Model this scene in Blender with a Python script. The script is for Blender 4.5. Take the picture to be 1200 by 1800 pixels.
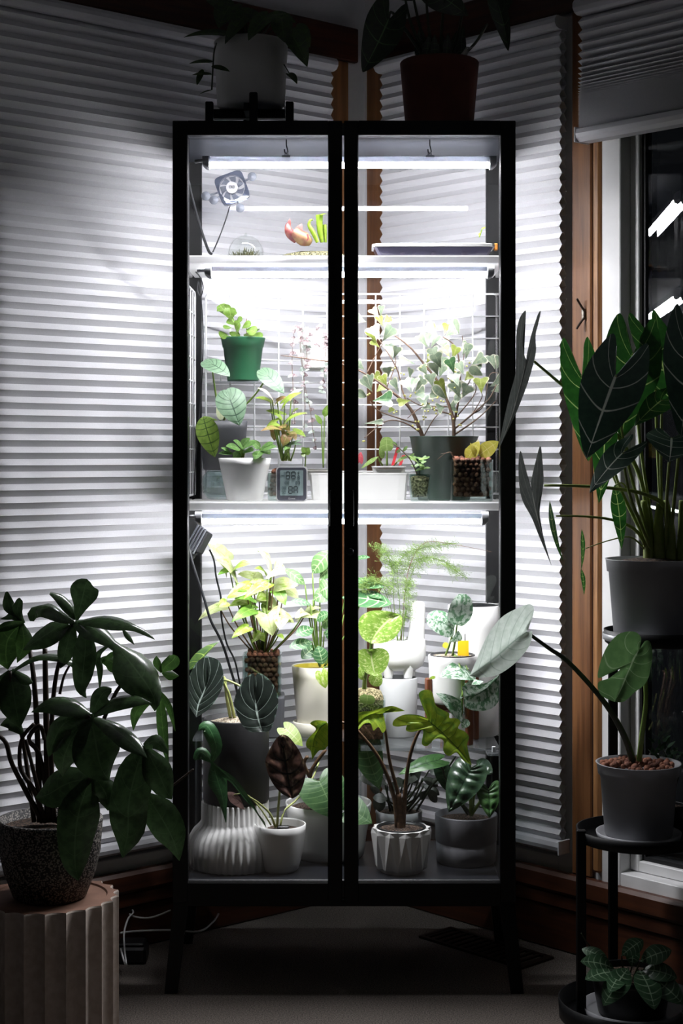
import bpy, math, random
from mathutils import Vector, Matrix
for _o in list(bpy.data.objects): bpy.data.objects.remove(_o)
SC = bpy.context.scene
COL = SC.collection
# ------------------------------------------------------------------ camera, world, exposure
F, CX, HY, H = 2820.0, 600.0, 800.0, 1.144        # focal length in px of the 1200x1800 frame, principal column, horizon row, eye height
cam = bpy.data.cameras.new('camera'); camo = bpy.data.objects.new('camera', cam); COL.objects.link(camo)
camo.location = (0, 0, H); camo.rotation_euler = (math.pi/2, 0, 0)
cam.sensor_fit = 'HORIZONTAL'; cam.sensor_width = 36.0; cam.lens = 36.0*F/1200.0
cam.shift_x = 0.0; cam.shift_y = -100.0/1200.0
cam.clip_start = 0.05; cam.clip_end = 60
SC.camera = camo
world = bpy.data.worlds.new('night'); SC.world = world; world.use_nodes = True
world.node_tree.nodes['Background'].inputs[0].default_value = (0.80, 0.86, 1.0, 1)
world.node_tree.nodes['Background'].inputs[1].default_value = 0.004
SC.view_settings.view_transform = 'Standard'
SC.view_settings.look = 'None'
SC.view_settings.exposure = 0.0
SC.view_settings.gamma = 1.0
SC.view_settings.use_curve_mapping = False
SC.cycles.transparent_max_bounces = 32
SC.cycles.max_bounces = 10
SC.cycles.diffuse_bounces = 5
SC.cycles.glossy_bounces = 4
SC.cycles.sample_clamp_indirect = 4.0
SC.cycles.caustics_reflective = False
SC.cycles.caustics_refractive = False
LED = 232.0            # radiance of the lit half of each LED tube

# ------------------------------------------------------------------ helpers
def lin(h):
    h = h.lstrip('#'); c = [int(h[i:i+2], 16)/255 for i in (0, 2, 4)]
    return tuple((x/12.92 if x <= .04045 else ((x+.055)/1.055)**2.4) for x in c) + (1.0,)
def W(px, py, d): return Vector(((px-CX)/F*d, d, H-(py-HY)/F*d))
def WX(px, d): return (px-CX)/F*d
def WZ(py, d): return H-(py-HY)/F*d
class N:
    """tiny node-tree writer"""
    def __init__(s, name):
        s.m = bpy.data.materials.new(name); s.m.use_nodes = True; s.t = s.m.node_tree; s.t.nodes.clear()
        s.out = s.t.nodes.new('ShaderNodeOutputMaterial')
    def n(s, typ, **k):
        a = s.t.nodes.new('ShaderNode'+typ)
        for kk, v in k.items():
            if kk.startswith('i_'):
                key = kk[2:]; key = int(key) if key.isdigit() else key.replace('_', ' ')
                s.put(a.inputs[key], v)
            else: setattr(a, kk, v)
        return a
    def put(s, inp, v):
        if hasattr(v, 'is_output'): s.t.links.new(v, inp)
        elif hasattr(v, 'outputs'): s.t.links.new(v.outputs[0], inp)
        else: inp.default_value = v
    def math(s, op, a, b=0.0, c=0.0, clamp=False):
        x = s.n('Math', operation=op, use_clamp=clamp); s.put(x.inputs[0], a); s.put(x.inputs[1], b); s.put(x.inputs[2], c); return x.outputs[0]
    def mix(s, f, a, b):
        x = s.n('Mix', data_type='RGBA'); s.put(x.inputs[0], f); s.put(x.inputs[6], a); s.put(x.inputs[7], b); return x.outputs[2]
    def step(s, v, lo, hi):
        x = s.n('MapRange', interpolation_type='SMOOTHSTEP'); s.put(x.inputs[0], v); x.inputs[1].default_value = lo; x.inputs[2].default_value = hi; return x.outputs[0]
    def noise(s, scale, detail=3, vec=None, rough=.5):
        x = s.n('TexNoise'); x.inputs['Scale'].default_value = scale; x.inputs['Detail'].default_value = detail; x.inputs['Roughness'].default_value = rough
        if vec is not None: s.put(x.inputs['Vector'], vec)
        return x.outputs[0]
    def coord(s, scale=(1, 1, 1), which='Object'):
        c = s.n('TexCoord'); m = s.n('Mapping'); s.t.links.new(c.outputs[which], m.inputs[0]); m.inputs['Scale'].default_value = scale; return m.outputs[0]
    def surf(s, sh): s.t.links.new(sh.outputs[0], s.out.inputs[0]); return s.m
    def bump(s, h, st=.3, dist=.002):
        b = s.n('Bump'); b.inputs['Strength'].default_value = st; b.inputs['Distance'].default_value = dist; s.put(b.inputs['Height'], h); return b.outputs[0]
def plain(name, col, rough=.5, metal=0., var=.12, nscale=30, bump=0., spec=.5, col2=None, trans=0.):
    g = N(name); c = lin(col) if isinstance(col, str) else col
    nz = g.noise(nscale, 4, g.coord())
    c2 = lin(col2) if col2 else tuple(x*(1-var) for x in c[:3])+(1,)
    b = g.n('BsdfPrincipled', i_Roughness=rough, i_Metallic=metal)
    b.inputs['Specular IOR Level'].default_value = spec
    g.put(b.inputs['Base Color'], g.mix(g.step(nz, .35, .65), c, c2))
    if bump: g.put(b.inputs['Normal'], g.bump(nz, bump))
    if trans:
        tr = g.n('BsdfTranslucent'); tr.inputs[0].default_value = c
        mx = g.n('MixShader'); mx.inputs[0].default_value = trans; g.put(mx.inputs[1], b); g.put(mx.inputs[2], tr); return g.surf(mx)
    return g.surf(b)
def clear(name, tint='#ffffff', refl=.04, haze=0.0, hazecol='#d8dde2', rough=.0):
    """thin clear sheet: passes light straight on, mirrors more at a glancing angle"""
    g = N(name); lw = g.n('LayerWeight'); lw.inputs[0].default_value = .5
    f = g.math('ADD', g.math('MULTIPLY', g.math('POWER', lw.outputs['Facing'], 5.0), 1-refl), refl, clamp=True)
    tr = g.n('BsdfTransparent'); tr.inputs[0].default_value = lin(tint)
    gl = g.n('BsdfGlossy'); gl.inputs['Roughness'].default_value = rough; gl.inputs[0].default_value = (1, 1, 1, 1)
    base = tr
    if haze:
        df = g.n('BsdfDiffuse'); df.inputs[0].default_value = lin(hazecol)
        m0 = g.n('MixShader'); m0.inputs[0].default_value = haze; g.put(m0.inputs[1], tr); g.put(m0.inputs[2], df); base = m0
    mx = g.n('MixShader'); g.put(mx.inputs[0], f); g.put(mx.inputs[1], base); g.put(mx.inputs[2], gl)
    return g.surf(mx)
def wood(name, c1, c2, sc=(60, 60, 3), rough=.45):
    g = N(name); nz = g.noise(1.0, 5, g.coord(sc), .6); nz2 = g.noise(2.0, 3, g.coord((2, 2, 1)))
    b = g.n('BsdfPrincipled', i_Roughness=rough)
    g.put(b.inputs['Base Color'], g.mix(g.step(g.math('ADD', g.math('MULTIPLY', nz, .75), g.math('MULTIPLY', nz2, .3)), .35, .72), lin(c1), lin(c2)))
    g.put(b.inputs['Normal'], g.bump(nz, .25, .0015)); return g.surf(b)
def emit(name, col, st):
    g = N(name); e = g.n('Emission'); e.inputs[0].default_value = col; e.inputs[1].default_value = st; return g.surf(e)

BASE = {}
def link(name, me, parent=None, mat=None, smooth=False):
    o = bpy.data.objects.new(name, me); COL.objects.link(o)
    if mat is not None and not me.materials: me.materials.append(mat)
    if smooth: me.polygons.foreach_set('use_smooth', [True]*len(me.polygons))
    if parent is not None: o.parent = parent
    return o
def rootof(p):
    while p.parent is not None: p = p.parent
    return p
def thing(name, label, cat, loc, group=None):
    o = bpy.data.objects.new(name, None); COL.objects.link(o); o.location = loc; o.empty_display_size = .02
    o['label'] = label; o['category'] = cat
    if group: o['group'] = group
    return o
def tag(o, label, cat, group=None):
    o['label'] = label; o['category'] = cat
    if group: o['group'] = group
    return o
def struct(o, label=None):
    o['kind'] = 'structure'
    if label: o['label'] = label
    return o
class MB:
    """mesh builder in world coordinates; build() makes one object relative to the root of its parent"""
    def __init__(s): s.v = []; s.f = []; s.sm = []; s.uv = None
    def add(s, vs, fs, sm=False):
        k = len(s.v); s.v += [tuple(x) for x in vs]; s.f += [tuple(i+k for i in f) for f in fs]; s.sm += [sm]*len(fs); return s
    def box(s, lo, hi, M=None, bev=0):
        (a, b, c), (d, e, f) = lo, hi
        if bev:
            r = bev; pts = []
            fs = []
            xs = [(a, a+r), (d, d-r)]; ys = [(b, b+r), (e, e-r)]; zs = [(c, c+r), (f, f-r)]
            idx = {}
            for i in (0, 1):
                for j in (0, 1):
                    for k in (0, 1):
                        idx[i, j, k, 0] = len(pts); pts.append((xs[i][0], ys[j][1], zs[k][1]))
                        idx[i, j, k, 1] = len(pts); pts.append((xs[i][1], ys[j][0], zs[k][1]))
                        idx[i, j, k, 2] = len(pts); pts.append((xs[i][1], ys[j][1], zs[k][0]))
            for i in (0, 1):
                q = [idx[i, 0, 0, 0], idx[i, 1, 0, 0], idx[i, 1, 1, 0], idx[i, 0, 1, 0]]; fs.append(q if i else q[::-1])
                q = [idx[0, i, 0, 1], idx[0, i, 1, 1], idx[1, i, 1, 1], idx[1, i, 0, 1]]; fs.append(q if i else q[::-1])
                q = [idx[0, 0, i, 2], idx[1, 0, i, 2], idx[1, 1, i, 2], idx[0, 1, i, 2]]; fs.append(q if i else q[::-1])
            for p in (0, 1):
                for q in (0, 1):
                    fs.append([idx[p, q, 0, 0], idx[p, q, 1, 0], idx[p, q, 1, 1], idx[p, q, 0, 1]])
                    fs.append([idx[p, 0, q, 0], idx[p, 1, q, 0], idx[p, 1, q, 2], idx[p, 0, q, 2]])
                    fs.append([idx[0, p, q, 1], idx[1, p, q, 1], idx[1, p, q, 2], idx[0, p, q, 2]])
            for i in (0, 1):
                for j in (0, 1):
                    for k in (0, 1): fs.append([idx[i, j, k, 0], idx[i, j, k, 1], idx[i, j, k, 2]])
        else:
            pts = [(a, b, c), (d, b, c), (d, e, c), (a, e, c), (a, b, f), (d, b, f), (d, e, f), (a, e, f)]
            fs = [(0, 3, 2, 1), (4, 5, 6, 7), (0, 1, 5, 4), (1, 2, 6, 5), (2, 3, 7, 6), (3, 0, 4, 7)]
        if M is not None: pts = [M @ Vector(p) for p in pts]
        return s.add(pts, fs)
    def lathe(s, prof, c, seg=40, mod=None, cap=False, sm=True, sq=0, rot=0., sx=1., sy=1.):
        """prof: (r,z) from bottom outside up; mod(theta, r, z)->r; sq: superellipse exponent"""
        vs = []; fs = []
        for (r, z) in prof:
            for i in range(seg):
                th = 2*math.pi*i/seg
                rr = r
                if sq: rr = r/((abs(math.cos(th))**sq+abs(math.sin(th))**sq)**(1.0/sq))
                if mod: rr = mod(th, rr, z)
                vs.append((c[0]+rr*sx*math.cos(th+rot), c[1]+rr*sy*math.sin(th+rot), c[2]+z))
        n = len(prof)
        for j in range(n-1):
            for i in range(seg):
                a = j*seg+i; b = j*seg+(i+1) % seg; fs.append((a, b, b+seg, a+seg))
        if cap: fs.append(tuple(range(seg))[::-1])
        if cap == 2: fs.append(tuple(range((n-1)*seg, n*seg)))
        return s.add(vs, fs, sm)
    def tube(s, pts, r, seg=6, r1=None, sm=True, cap=True):
        pts = [Vector(p) for p in pts]; n = len(pts); vs = []; fs = []
        up = Vector((.31, .2, .93))
        for i, p in enumerate(pts):
            t = (pts[min(i+1, n-1)]-pts[max(i-1, 0)]); t = t.normalized() if t.length > 1e-9 else Vector((0, 0, 1))
            a = t.cross(up)
            if a.length < .05: a = t.cross(Vector((1, 0, 0)))
            a.normalize(); b = t.cross(a); up = b.cross(t) if False else up
            rr = (r(i/(n-1)) if callable(r) else (r if r1 is None else r+(r1-r)*i/(n-1)))
            for k in range(seg):
                th = 2*math.pi*k/seg; vs.append(p+a*(rr*math.cos(th))+b*(rr*math.sin(th)))
        for i in range(n-1):
            for k in range(seg):
                q = i*seg+k; w = i*seg+(k+1) % seg; fs.append((q, w, w+seg, q+seg))
        if cap: fs += [tuple(range(seg))[::-1], tuple(range((n-1)*seg, n*seg))]
        return s.add(vs, fs, sm)
    def ball(s, c, r, seg=8, rings=6, sc=(1, 1, 1)):
        vs = [(c[0], c[1], c[2]-r*sc[2])]; fs = []
        for j in range(1, rings):
            ph = math.pi*j/rings-math.pi/2
            for i in range(seg):
                th = 2*math.pi*i/seg; vs.append((c[0]+r*sc[0]*math.cos(ph)*math.cos(th), c[1]+r*sc[1]*math.cos(ph)*math.sin(th), c[2]+r*sc[2]*math.sin(ph)))
        vs.append((c[0], c[1], c[2]+r*sc[2])); k = len(vs)-1
        for i in range(seg):
            fs.append((0, 1+(i+1) % seg, 1+i)); fs.append((k, k-seg+i, k-seg+(i+1) % seg))
        for j in range(rings-2):
            for i in range(seg):
                a = 1+j*seg+i; b = 1+j*seg+(i+1) % seg; fs.append((a, b, b+seg, a+seg))
        return s.add(vs, fs, True)
    def build(s, name, mat, parent=None):
        off = Vector(rootof(parent).location) if parent is not None else Vector((0, 0, 0))
        me = bpy.data.meshes.new(name)
        me.from_pydata([(x-off[0], y-off[1], z-off[2]) for x, y, z in s.v], [], s.f)
        me.polygons.foreach_set('use_smooth', s.sm)
        if s.uv:
            ul = me.uv_layers.new(name='UVMap')
            li = [0]*len(me.loops); me.loops.foreach_get('vertex_index', li)
            fl = []
            for i in li: fl += s.uv[i]
            ul.data.foreach_set('uv', fl)
        if isinstance(mat, (list, tuple)):
            for m in mat: me.materials.append(m)
        elif mat is not None: me.materials.append(mat)
        me.update()
        o = bpy.data.objects.new(name, me); COL.objects.link(o)
        if parent is not None: o.parent = parent
        return o
def catmull(P, n):
    """n samples along a Catmull-Rom curve through tuples P"""
    P = [tuple(p) for p in P]; m = len(P)-1; out = []
    for i in range(n):
        x = i/(n-1)*m; k = min(int(x), m-1); t = x-k
        p0 = P[max(k-1, 0)]; p1 = P[k]; p2 = P[k+1]; p3 = P[min(k+2, m)]
        out.append(tuple(.5*((2*b)+(c-a)*t+(2*a-5*b+4*c-d)*t*t+(3*b-a-3*c+d)*t**3) for a, b, c, d in zip(p0, p1, p2, p3)))
    return out
def curve3(pts, n=12): return [Vector(p) for p in catmull(pts, n)]

# ------------------------------------------------------------------ materials
mWall = plain('painted_wall', '#cfcfd2', .9, var=.03, nscale=60, bump=.1)
mCeil = plain('ceiling_paint', '#c9c9cc', .95, var=.03)
mFabric = plain('blind_fabric', '#dcdce0', .95, var=.05, nscale=400, bump=.1)
mRail = plain('blind_rail', '#cdcdd2', .45, var=.03)
mTrim = wood('dark_stained_trim', '#56351d', '#855a36', (45, 45, 2.5))
mTrimH = wood('dark_stained_rail', '#341a10', '#4f2b18', (4, 4, 60))
mStop = wood('oak_stop', '#6a4526', '#a87a4e', (160, 160, 5))
mVinyl = plain('white_vinyl', '#e3e3e3', .4, var=.03)
mGasket = plain('black_gasket', '#101114', .6)
mPane = clear('window_pane', '#f4f7f8', .045)
mBlack = plain('black_powder_coat', '#08090b', .5, var=.2, nscale=200, spec=.25)
mBlackIn = plain('dark_grey_sheet', '#33363e', .35, var=.1)
mFloorIn = plain('dark_floor_sheet', '#1c1e23', .3, var=.1)
mGlass = clear('cabinet_glass', '#fdfdfd', .035)
mBackG = clear('back_glass', '#fdfdfd', .016)
g = N('white_opal_shelf'); _d = g.n('BsdfPrincipled', i_Roughness=.25); g.put(_d.inputs['Base Color'], g.mix(g.noise(40, 2, g.coord()), lin('#f4f4f4'), lin('#ececee')))
_t = g.n('BsdfTranslucent'); _t.inputs[0].default_value = (.95, .95, .95, 1); _c = g.n('BsdfTransparent'); _m = g.n('MixShader'); _m.inputs[0].default_value = .5; g.put(_m.inputs[1], _d); g.put(_m.inputs[2], _t)
_m2 = g.n('MixShader'); _m2.inputs[0].default_value = .2; g.put(_m2.inputs[1], _m); g.put(_m2.inputs[2], _c); mShelf = g.surf(_m2)
mAcry = clear('acrylic', '#f2f6f6', .05, .06)
mLamp = emit('lit_tube', (.965, .962, 1.0, 1), LED)
mHouse = clear('clear_white_housing', '#e4e7ee', .06, .86, '#d5d9e2')
mCap = plain('frosted_end_cap', '#dfe1e6', .3, var=.03, trans=.002)
mCable = plain('black_cable', '#14161a', .5)
mWCable = plain('white_cable', '#d9d9d9', .5)
g = N('grey_carpet'); _n1 = g.noise(330, 5, g.coord()); _n2 = g.noise(7, 3, g.coord())
_b = g.n('BsdfPrincipled', i_Roughness=.95); g.put(_b.inputs['Base Color'], g.mix(g.step(_n1, .3, .7), lin('#433d38'), lin('#857c74')))
g.put(_b.inputs['Normal'], g.bump(g.math('ADD', _n1, g.math('MULTIPLY', _n2, .3)), .9, .004)); mCarpet = g.surf(_b)

# ------------------------------------------------------------------ room: a right-angled corner of two window walls
CN = Vector((.0600, 4.20, 0))
aR = math.radians(47.0); aL = math.radians(40.5)
uR = Vector((math.cos(aR), -math.sin(aR), 0)); nR = Vector((-math.sin(aR), -math.cos(aR), 0))
uL = Vector((-math.cos(aL), -math.sin(aL), 0)); nL = Vector((math.sin(aL), -math.cos(aL), 0))
def wm(u, n):                      # wall frame: x along wall from the corner, y out of the wall into the room, z up
    M = Matrix.Identity(4)
    for i in range(3): M[i][0] = u[i]; M[i][1] = n[i]; M[i][2] = (0, 0, 1)[i]; M[i][3] = CN[i]
    return M
MR = wm(uR, nR); ML = wm(uL, nL)
ZC = 2.55
fl = MB(); fl.add([(-4.5, 4.6, 0), (4.5, 4.6, 0), (4.5, -1.5, 0), (-4.5, -1.5, 0)][::-1], [(0, 1, 2, 3)]); fl.add([(-4.5, 4.6, -.05), (4.5, 4.6, -.05), (4.5, -1.5, -.05), (-4.5, -1.5, -.05)], [(0, 1, 2, 3)])
struct(fl.build('floor', mCarpet), 'grey carpet floor')
ce = MB(); ce.box((-4.5, -1.5, ZC), (4.5, 4.6, ZC+.06)); struct(ce.build('ceiling', mCeil))
def wallpieces(M, L, holes, name):
    m = MB(); t = -.12
    m.box((t, -.12, 0), (L, -.0, .16), M); m.box((t, -.12, 2.16), (L, 0, ZC), M)
    x = t
    for (a, b) in holes: m.box((x, -.12, .16), (a, 0, 2.16), M); x = b
    m.box((x, -.12, .16), (L, 0, 2.16), M)
    return struct(m.build(name, mWall))
wallpieces(ML, 3.6, [(.14, 1.75)], 'wall_left')
wallpieces(MR, 3.6, [(.098, .70), (.785, 1.85)], 'wall_right')
def trim(name, M, boxes, mat, bev=.003):
    m = MB()
    for lo, hi in boxes: m.box(lo, hi, M, bev)
    return struct(m.build(name, mat))
# wooden casings
trim('trim_1', ML, [((.065, .001, .185), (.14, .014, 2.16))], mTrim)
trim('trim_2', MR, [((.021, .001, .185), (.098, .014, 2.16))], mTrim)
trim('trim_3', MR, [((.700, .001, .185), (.756, .014, 2.16))], mTrim)
trim('trim_4', MR, [((.761, .001, .20), (.784, .018, 2.16))], mStop, .006)
trim('trim_5', ML, [((.035, .001, 2.162), (3.6, .018, 2.25))], mTrimH)
trim('trim_6', MR, [((.030, .001, 2.162), (3.6, .018, 2.25))], mTrimH)
trim('trim_7', ML, [((.02, .001, .135), (3.6, .034, .184))], mTrimH, .008)
trim('trim_8', MR, [((.02, .001, .135), (3.6, .034, .184))], mTrimH, .008)
trim('baseboard_left', ML, [((.02, .001, 0.001), (3.6, .016, .10)), ((.02, .001, .101), (3.6, .024, .134))], mTrimH)
trim('baseboard_right', MR, [((.02, .001, 0.001), (3.6, .016, .10)), ((.02, .001, .101), (3.6, .024, .134))], mTrimH)
# windows
def window(name, M, x0, x1, label, z0=.16, z1=2.16, fr=-.004):
    m = MB(); fw = .052
    for lo, hi in (((x0, -.055, z0), (x0+fw, fr, z1)), ((x1-fw, -.055, z0), (x1, fr, z1)), ((x0+fw, -.055, z0), (x1-fw, fr, z0+fw)), ((x0+fw, -.055, z1-fw), (x1-fw, fr, z1))): m.box(lo, hi, M, .002)
    w = struct(m.build(name, mVinyl), label)
    s = MB(); a0, a1, b0, b1, sw = x0+fw+.001, x1-fw-.001, z0+fw+.001, z1-fw-.001, .024
    for lo, hi in (((a0, -.062, b0), (a0+sw, -.022, b1)), ((a1-sw, -.062, b0), (a1, -.022, b1)), ((a0+sw, -.062, b0), (a1-sw, -.022, b0+sw)), ((a0+sw, -.062, b1-sw), (a1-sw, -.022, b1))): s.box(lo, hi, M, .002)
    s.build('sash', mVinyl, w)
    g2 = MB(); c0, c1, d0, d1, gw = a0+sw, a1-sw, b0+sw, b1-sw, .009
    for lo, hi in (((c0, -.058, d0), (c0+gw, -.034, d1)), ((c1-gw, -.058, d0), (c1, -.034, d1)), ((c0+gw, -.058, d0), (c1-gw, -.034, d0+gw)), ((c0+gw, -.058, d1-gw), (c1-gw, -.034, d1))): g2.box(lo, hi, M)
    g2.build('gasket', mGasket, w)
    for yo in (-.040, -.056):
        p = MB(); p.add([M @ Vector(q) for q in ((c0+.004, yo, d0+.004), (c1-.004, yo, d0+.004), (c1-.004, yo, d1-.004), (c0+.004, yo, d1-.004))], [(0, 1, 2, 3)])
        p.build('pane', mPane, w)
    return w
window('window_1', ML, .14, 1.75, 'white framed window behind the wide lowered blind')
window('window_2', MR, .098, .70, 'white framed window behind the narrow lowered blind')
window('window_3', MR, .785, 1.85, 'white framed dark window mirroring the lit cabinet', fr=.0125)
# cellular blinds
def blind(M, x0, x1, y0, y1, zs, amp, name, label, rail=(.03, .03), ov=.0):
    """zs: pleat boundaries from bottom to top; fabric is a row of flattened hexagon tubes"""
    root = thing(name, label, 'blind', M @ Vector((x0, y0, zs[0])))
    f = MB(); vs = []; fs = []
    ym = (y0+y1)/2; hd = (y1-y0)/2
    for side in (1, -1):
        k0 = len(vs); k = 0
        for i in range(len(zs)-1):
            a, b = zs[i], zs[i+1]; am = min(amp, (b-a)*.9+.004)
            for (yy, zz) in ((hd-am, a), (hd-am*.12, a+(b-a)*.46), (hd, a+(b-a)*.5), (hd-am*.12, a+(b-a)*.54)):
                vs += [M @ Vector((x0, ym+side*yy, zz)), M @ Vector((x1, ym+side*yy, zz))]; k += 1
        vs += [M @ Vector((x0, ym+side*(hd-amp), zs[-1])), M @ Vector((x1, ym+side*(hd-amp), zs[-1]))]; k += 1
        for i in range(k-1):
            q = k0+2*i; fs.append((q, q+1, q+3, q+2) if side > 0 else (q, q+2, q+3, q+1))
    f.add(vs, fs); f.build('fabric', mFabric, root)
    r = MB(); zb = zs[0]
    prof = [(y0-.002, zb-rail[0]*.95), (y1-.004, zb-rail[0]), (y1+.006, zb-rail[0]*.75), (y1+.009, zb-rail[0]*.45), (y1+.006, zb-rail[0]*.12), (y1-.004, zb), (y0-.002, zb)]
    def ext(prof, xa, xb):
        n = len(prof); vs = [M @ Vector((xa, y, z)) for y, z in prof]+[M @ Vector((xb, y, z)) for y, z in prof]
        return vs, [tuple(range(n)), tuple(range(2*n-1, n-1, -1))]+[(i, i+n, (i+1) % n+n, (i+1) % n) for i in range(n)]
    r.add(*ext(prof, x0-ov, x1+ov)); r.build('bottom_rail', mRail, root)
    zt = zs[-1]; prof = [(y0-.002, zt), (y1+.004, zt), (y1+.013, zt+rail[1]*.12), (y1+.019, zt+rail[1]*.4), (y1+.019, zt+rail[1]*.7), (y1+.012, zt+rail[1]), (y0-.002, zt+rail[1])]
    h = MB(); h.add(*ext(prof, x0-ov, x1+ov)); h.build('headrail', mRail, root)
    for xe in (x0-ov-.004, x1+ov):
        c = MB(); c.box((xe, y0-.003, zb-rail[0]-.001), (xe+.004, y1+.010, zb+.001), M, .001); c.build('end_cap', mRail, root)
    return root
def even(a, b, n): return [a+(b-a)*i/n for i in range(n+1)]
blind(ML, .143, 1.72, .0165, .044, even(.262, 2.118, 68), .0105, 'cellular_blind', 'wide white pleated blind fully lowered on the left wall')
blind(MR, .102, .688, .0165, .044, even(.262, 2.118, 68), .0105, 'cellular_blind', 'narrow white pleated blind fully lowered right behind the cabinet', ov=.003)
_zs = even(1.880, 1.955, 26)
_h = .0045
while _zs[-1] < 2.118: _zs.append(_zs[-1]+_h); _h = min(.030, _h*1.17)
blind(MR, .755, 1.80, .0215, .060, _zs, .016, 'cellular_blind', 'half raised white pleated blind bunched above the dark window', rail=(.032, .034))
# ------------------------------------------------------------------ the glass display cabinet
X0, X1 = WX(303, 3.414), WX(906, 3.414)
YF, YB = 3.414, 3.784
ZB, ZT = .190, 1.856
PW = .031
cab = thing('display_cabinet', 'tall black metal glass cabinet glowing with grow lights', 'cabinet', ((X0+X1)/2, (YF+YB)/2, 0))
ZS1, ZS2, ZS3, ZFL = 1.576, 1.042, .500, .235
yf = YF+.0203                        # front plane of the carcass behind the doors
for (xa, ya) in ((X0, yf), (X1-PW, yf), (X0, YB-.034), (X1-PW, YB-.034)):
    m = MB(); m.box((xa, ya, ZB), (xa+PW, ya+.034, ZT), bev=.002); m.build('post', mBlack, cab)
m = MB(); m.box((X0+.001, yf+.035, ZT-.028), (X1-.001, YB-.035, ZT-.001), bev=.002)
m.box((X0+PW, yf+.001, ZT-.028), (X1-PW, yf+.035, ZT-.001)); m.box((X0+PW, YB-.034, ZT-.028), (X1-PW, YB-.001, ZT-.001)); m.build('top_panel', mBlackIn, cab)
m = MB(); m.box((X0+PW, yf+.001, ZFL-.04), (X1-PW, YB-.001, ZFL), bev=.002); m.box((X0+.002, yf+.036, ZFL-.04), (X0+PW, YB-.036, ZFL-.002)); m.box((X1-PW, yf+.036, ZFL-.04), (X1-.002, YB-.036, ZFL-.002)); m.build('bottom_panel', mFloorIn, cab)
for xs in (X0+.010, X1-.014):
    m = MB(); m.box((xs, yf+.034, ZFL), (xs+.004, YB-.034, ZT-.028)); m.build('side_pane', mGlass, cab)
m = MB(); m.box((X0+PW, YB-.016, ZFL), (X1-PW, YB-.012, ZT-.028)); m.build('back_pane', mBackG, cab)
for xs in (X0, X1-PW):
    m = MB(); m.box((xs+.004, yf+.034, ZB), (xs+PW-.004, YB-.034, ZB+.012)); m.build('lower_rail', mBlack, cab)
# legs splayed outwards
for sx in (-1, 1):
    for ry in (0, 1):
        m = MB(); xt = (X0+.016) if sx < 0 else (X1-.016); yt = yf+.012 if ry == 0 else YB-.02
        xb = xt+sx*.019; yb = yt-.030 if ry == 0 else yt+.0
        w = .016; vs = []
        for (cx, cy, z, ww) in ((xb, yb, 0, .0135), (xt, yt, ZB-.0005, w)):
            vs += [(cx-ww, cy-ww*.7, z), (cx+ww, cy-ww*.7, z), (cx+ww, cy+ww*.7, z), (cx-ww, cy+ww*.7, z)]
        m.add(vs, [(0, 3, 2, 1), (4, 5, 6, 7), (0, 1, 5, 4), (1, 2, 6, 5), (2, 3, 7, 6), (3, 0, 4, 7)]); m.build('leg', mBlack, cab)
m = MB(); m.box((X0+PW, YF+.0201, ZB-.012), (X1-PW, yf+.03, ZFL-.041), bev=.001); m.build('front_rail', mBlack, cab)
# doors
xg0, xg1 = WX(601.2, YF), WX(604.6, YF)
for k, (a, b) in enumerate(((X0, xg0), (xg1, X1))):
    m = MB(); wo = .0325
    wi = wo
    z0, z1 = ZB+.002, ZT
    m.box((a, YF, z0), (a+(wo if k == 0 else .0305), YF+.020, z1), bev=.0015); m.box((b-(.0305 if k == 0 else wo), YF, z0), (b, YF+.020, z1), bev=.0015)
    ia, ib = a+(wo if k == 0 else .0305), b-(.0305 if k == 0 else wo)
    m.box((ia, YF, z0), (ib, YF+.020, .232)); m.box((ia, YF, z1-.031), (ib, YF+.020, z1))
    d = m.build('door', mBlack, cab)
    m = MB(); m.box((ia+.0005, YF+.010, .2325), (ib-.0005, YF+.014, z1-.0315)); m.build('pane', mGlass, d)
    m = MB(); xh = WX(581 if k == 0 else 620, YF); za, zb = WZ(925, YF), WZ(862, YF)
    m.box((xh-.0022, YF-.007, za), (xh+.0022, YF-.0005, zb), bev=.001); m.build('handle', mBlack, d)
    if k == 1:
        m = MB(); c = W(615, 970, YF); vs = []
        n = 28
        for (r, y) in ((.0, -.006), (.0062, -.006), (.0068, -.0052), (.0078, -.005), (.0080, 0)):
            vs += [(c[0]+r*math.cos(2*math.pi*i/n), YF+y-.0003, c[2]+r*math.sin(2*math.pi*i/n)) for i in range(n)]
        m.add(vs, [(j*n+i, j*n+(i+1) % n, (j+1)*n+(i+1) % n, (j+1)*n+i) for j in range(4) for i in range(n)], True); m.build('lock', plain('lock_metal', '#2b2d31', .3, .8), d)
# shelves
xi0, xi1 = X0+.016, X1-.016
for z in (ZS1, ZS2):
    m = MB(); m.box((xi0, yf+.036, z-.018), (xi1, YB-.036, z), bev=.002); m.build('shelf', mShelf, cab)
    for xs in (X0+PW*.6, X1-PW*.6-.008):
        m = MB(); m.box((xs, yf+.06, z-.024), (xs+.008, yf+.07, z-.0185)); m.build('shelf_pin', mCap, cab)
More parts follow.
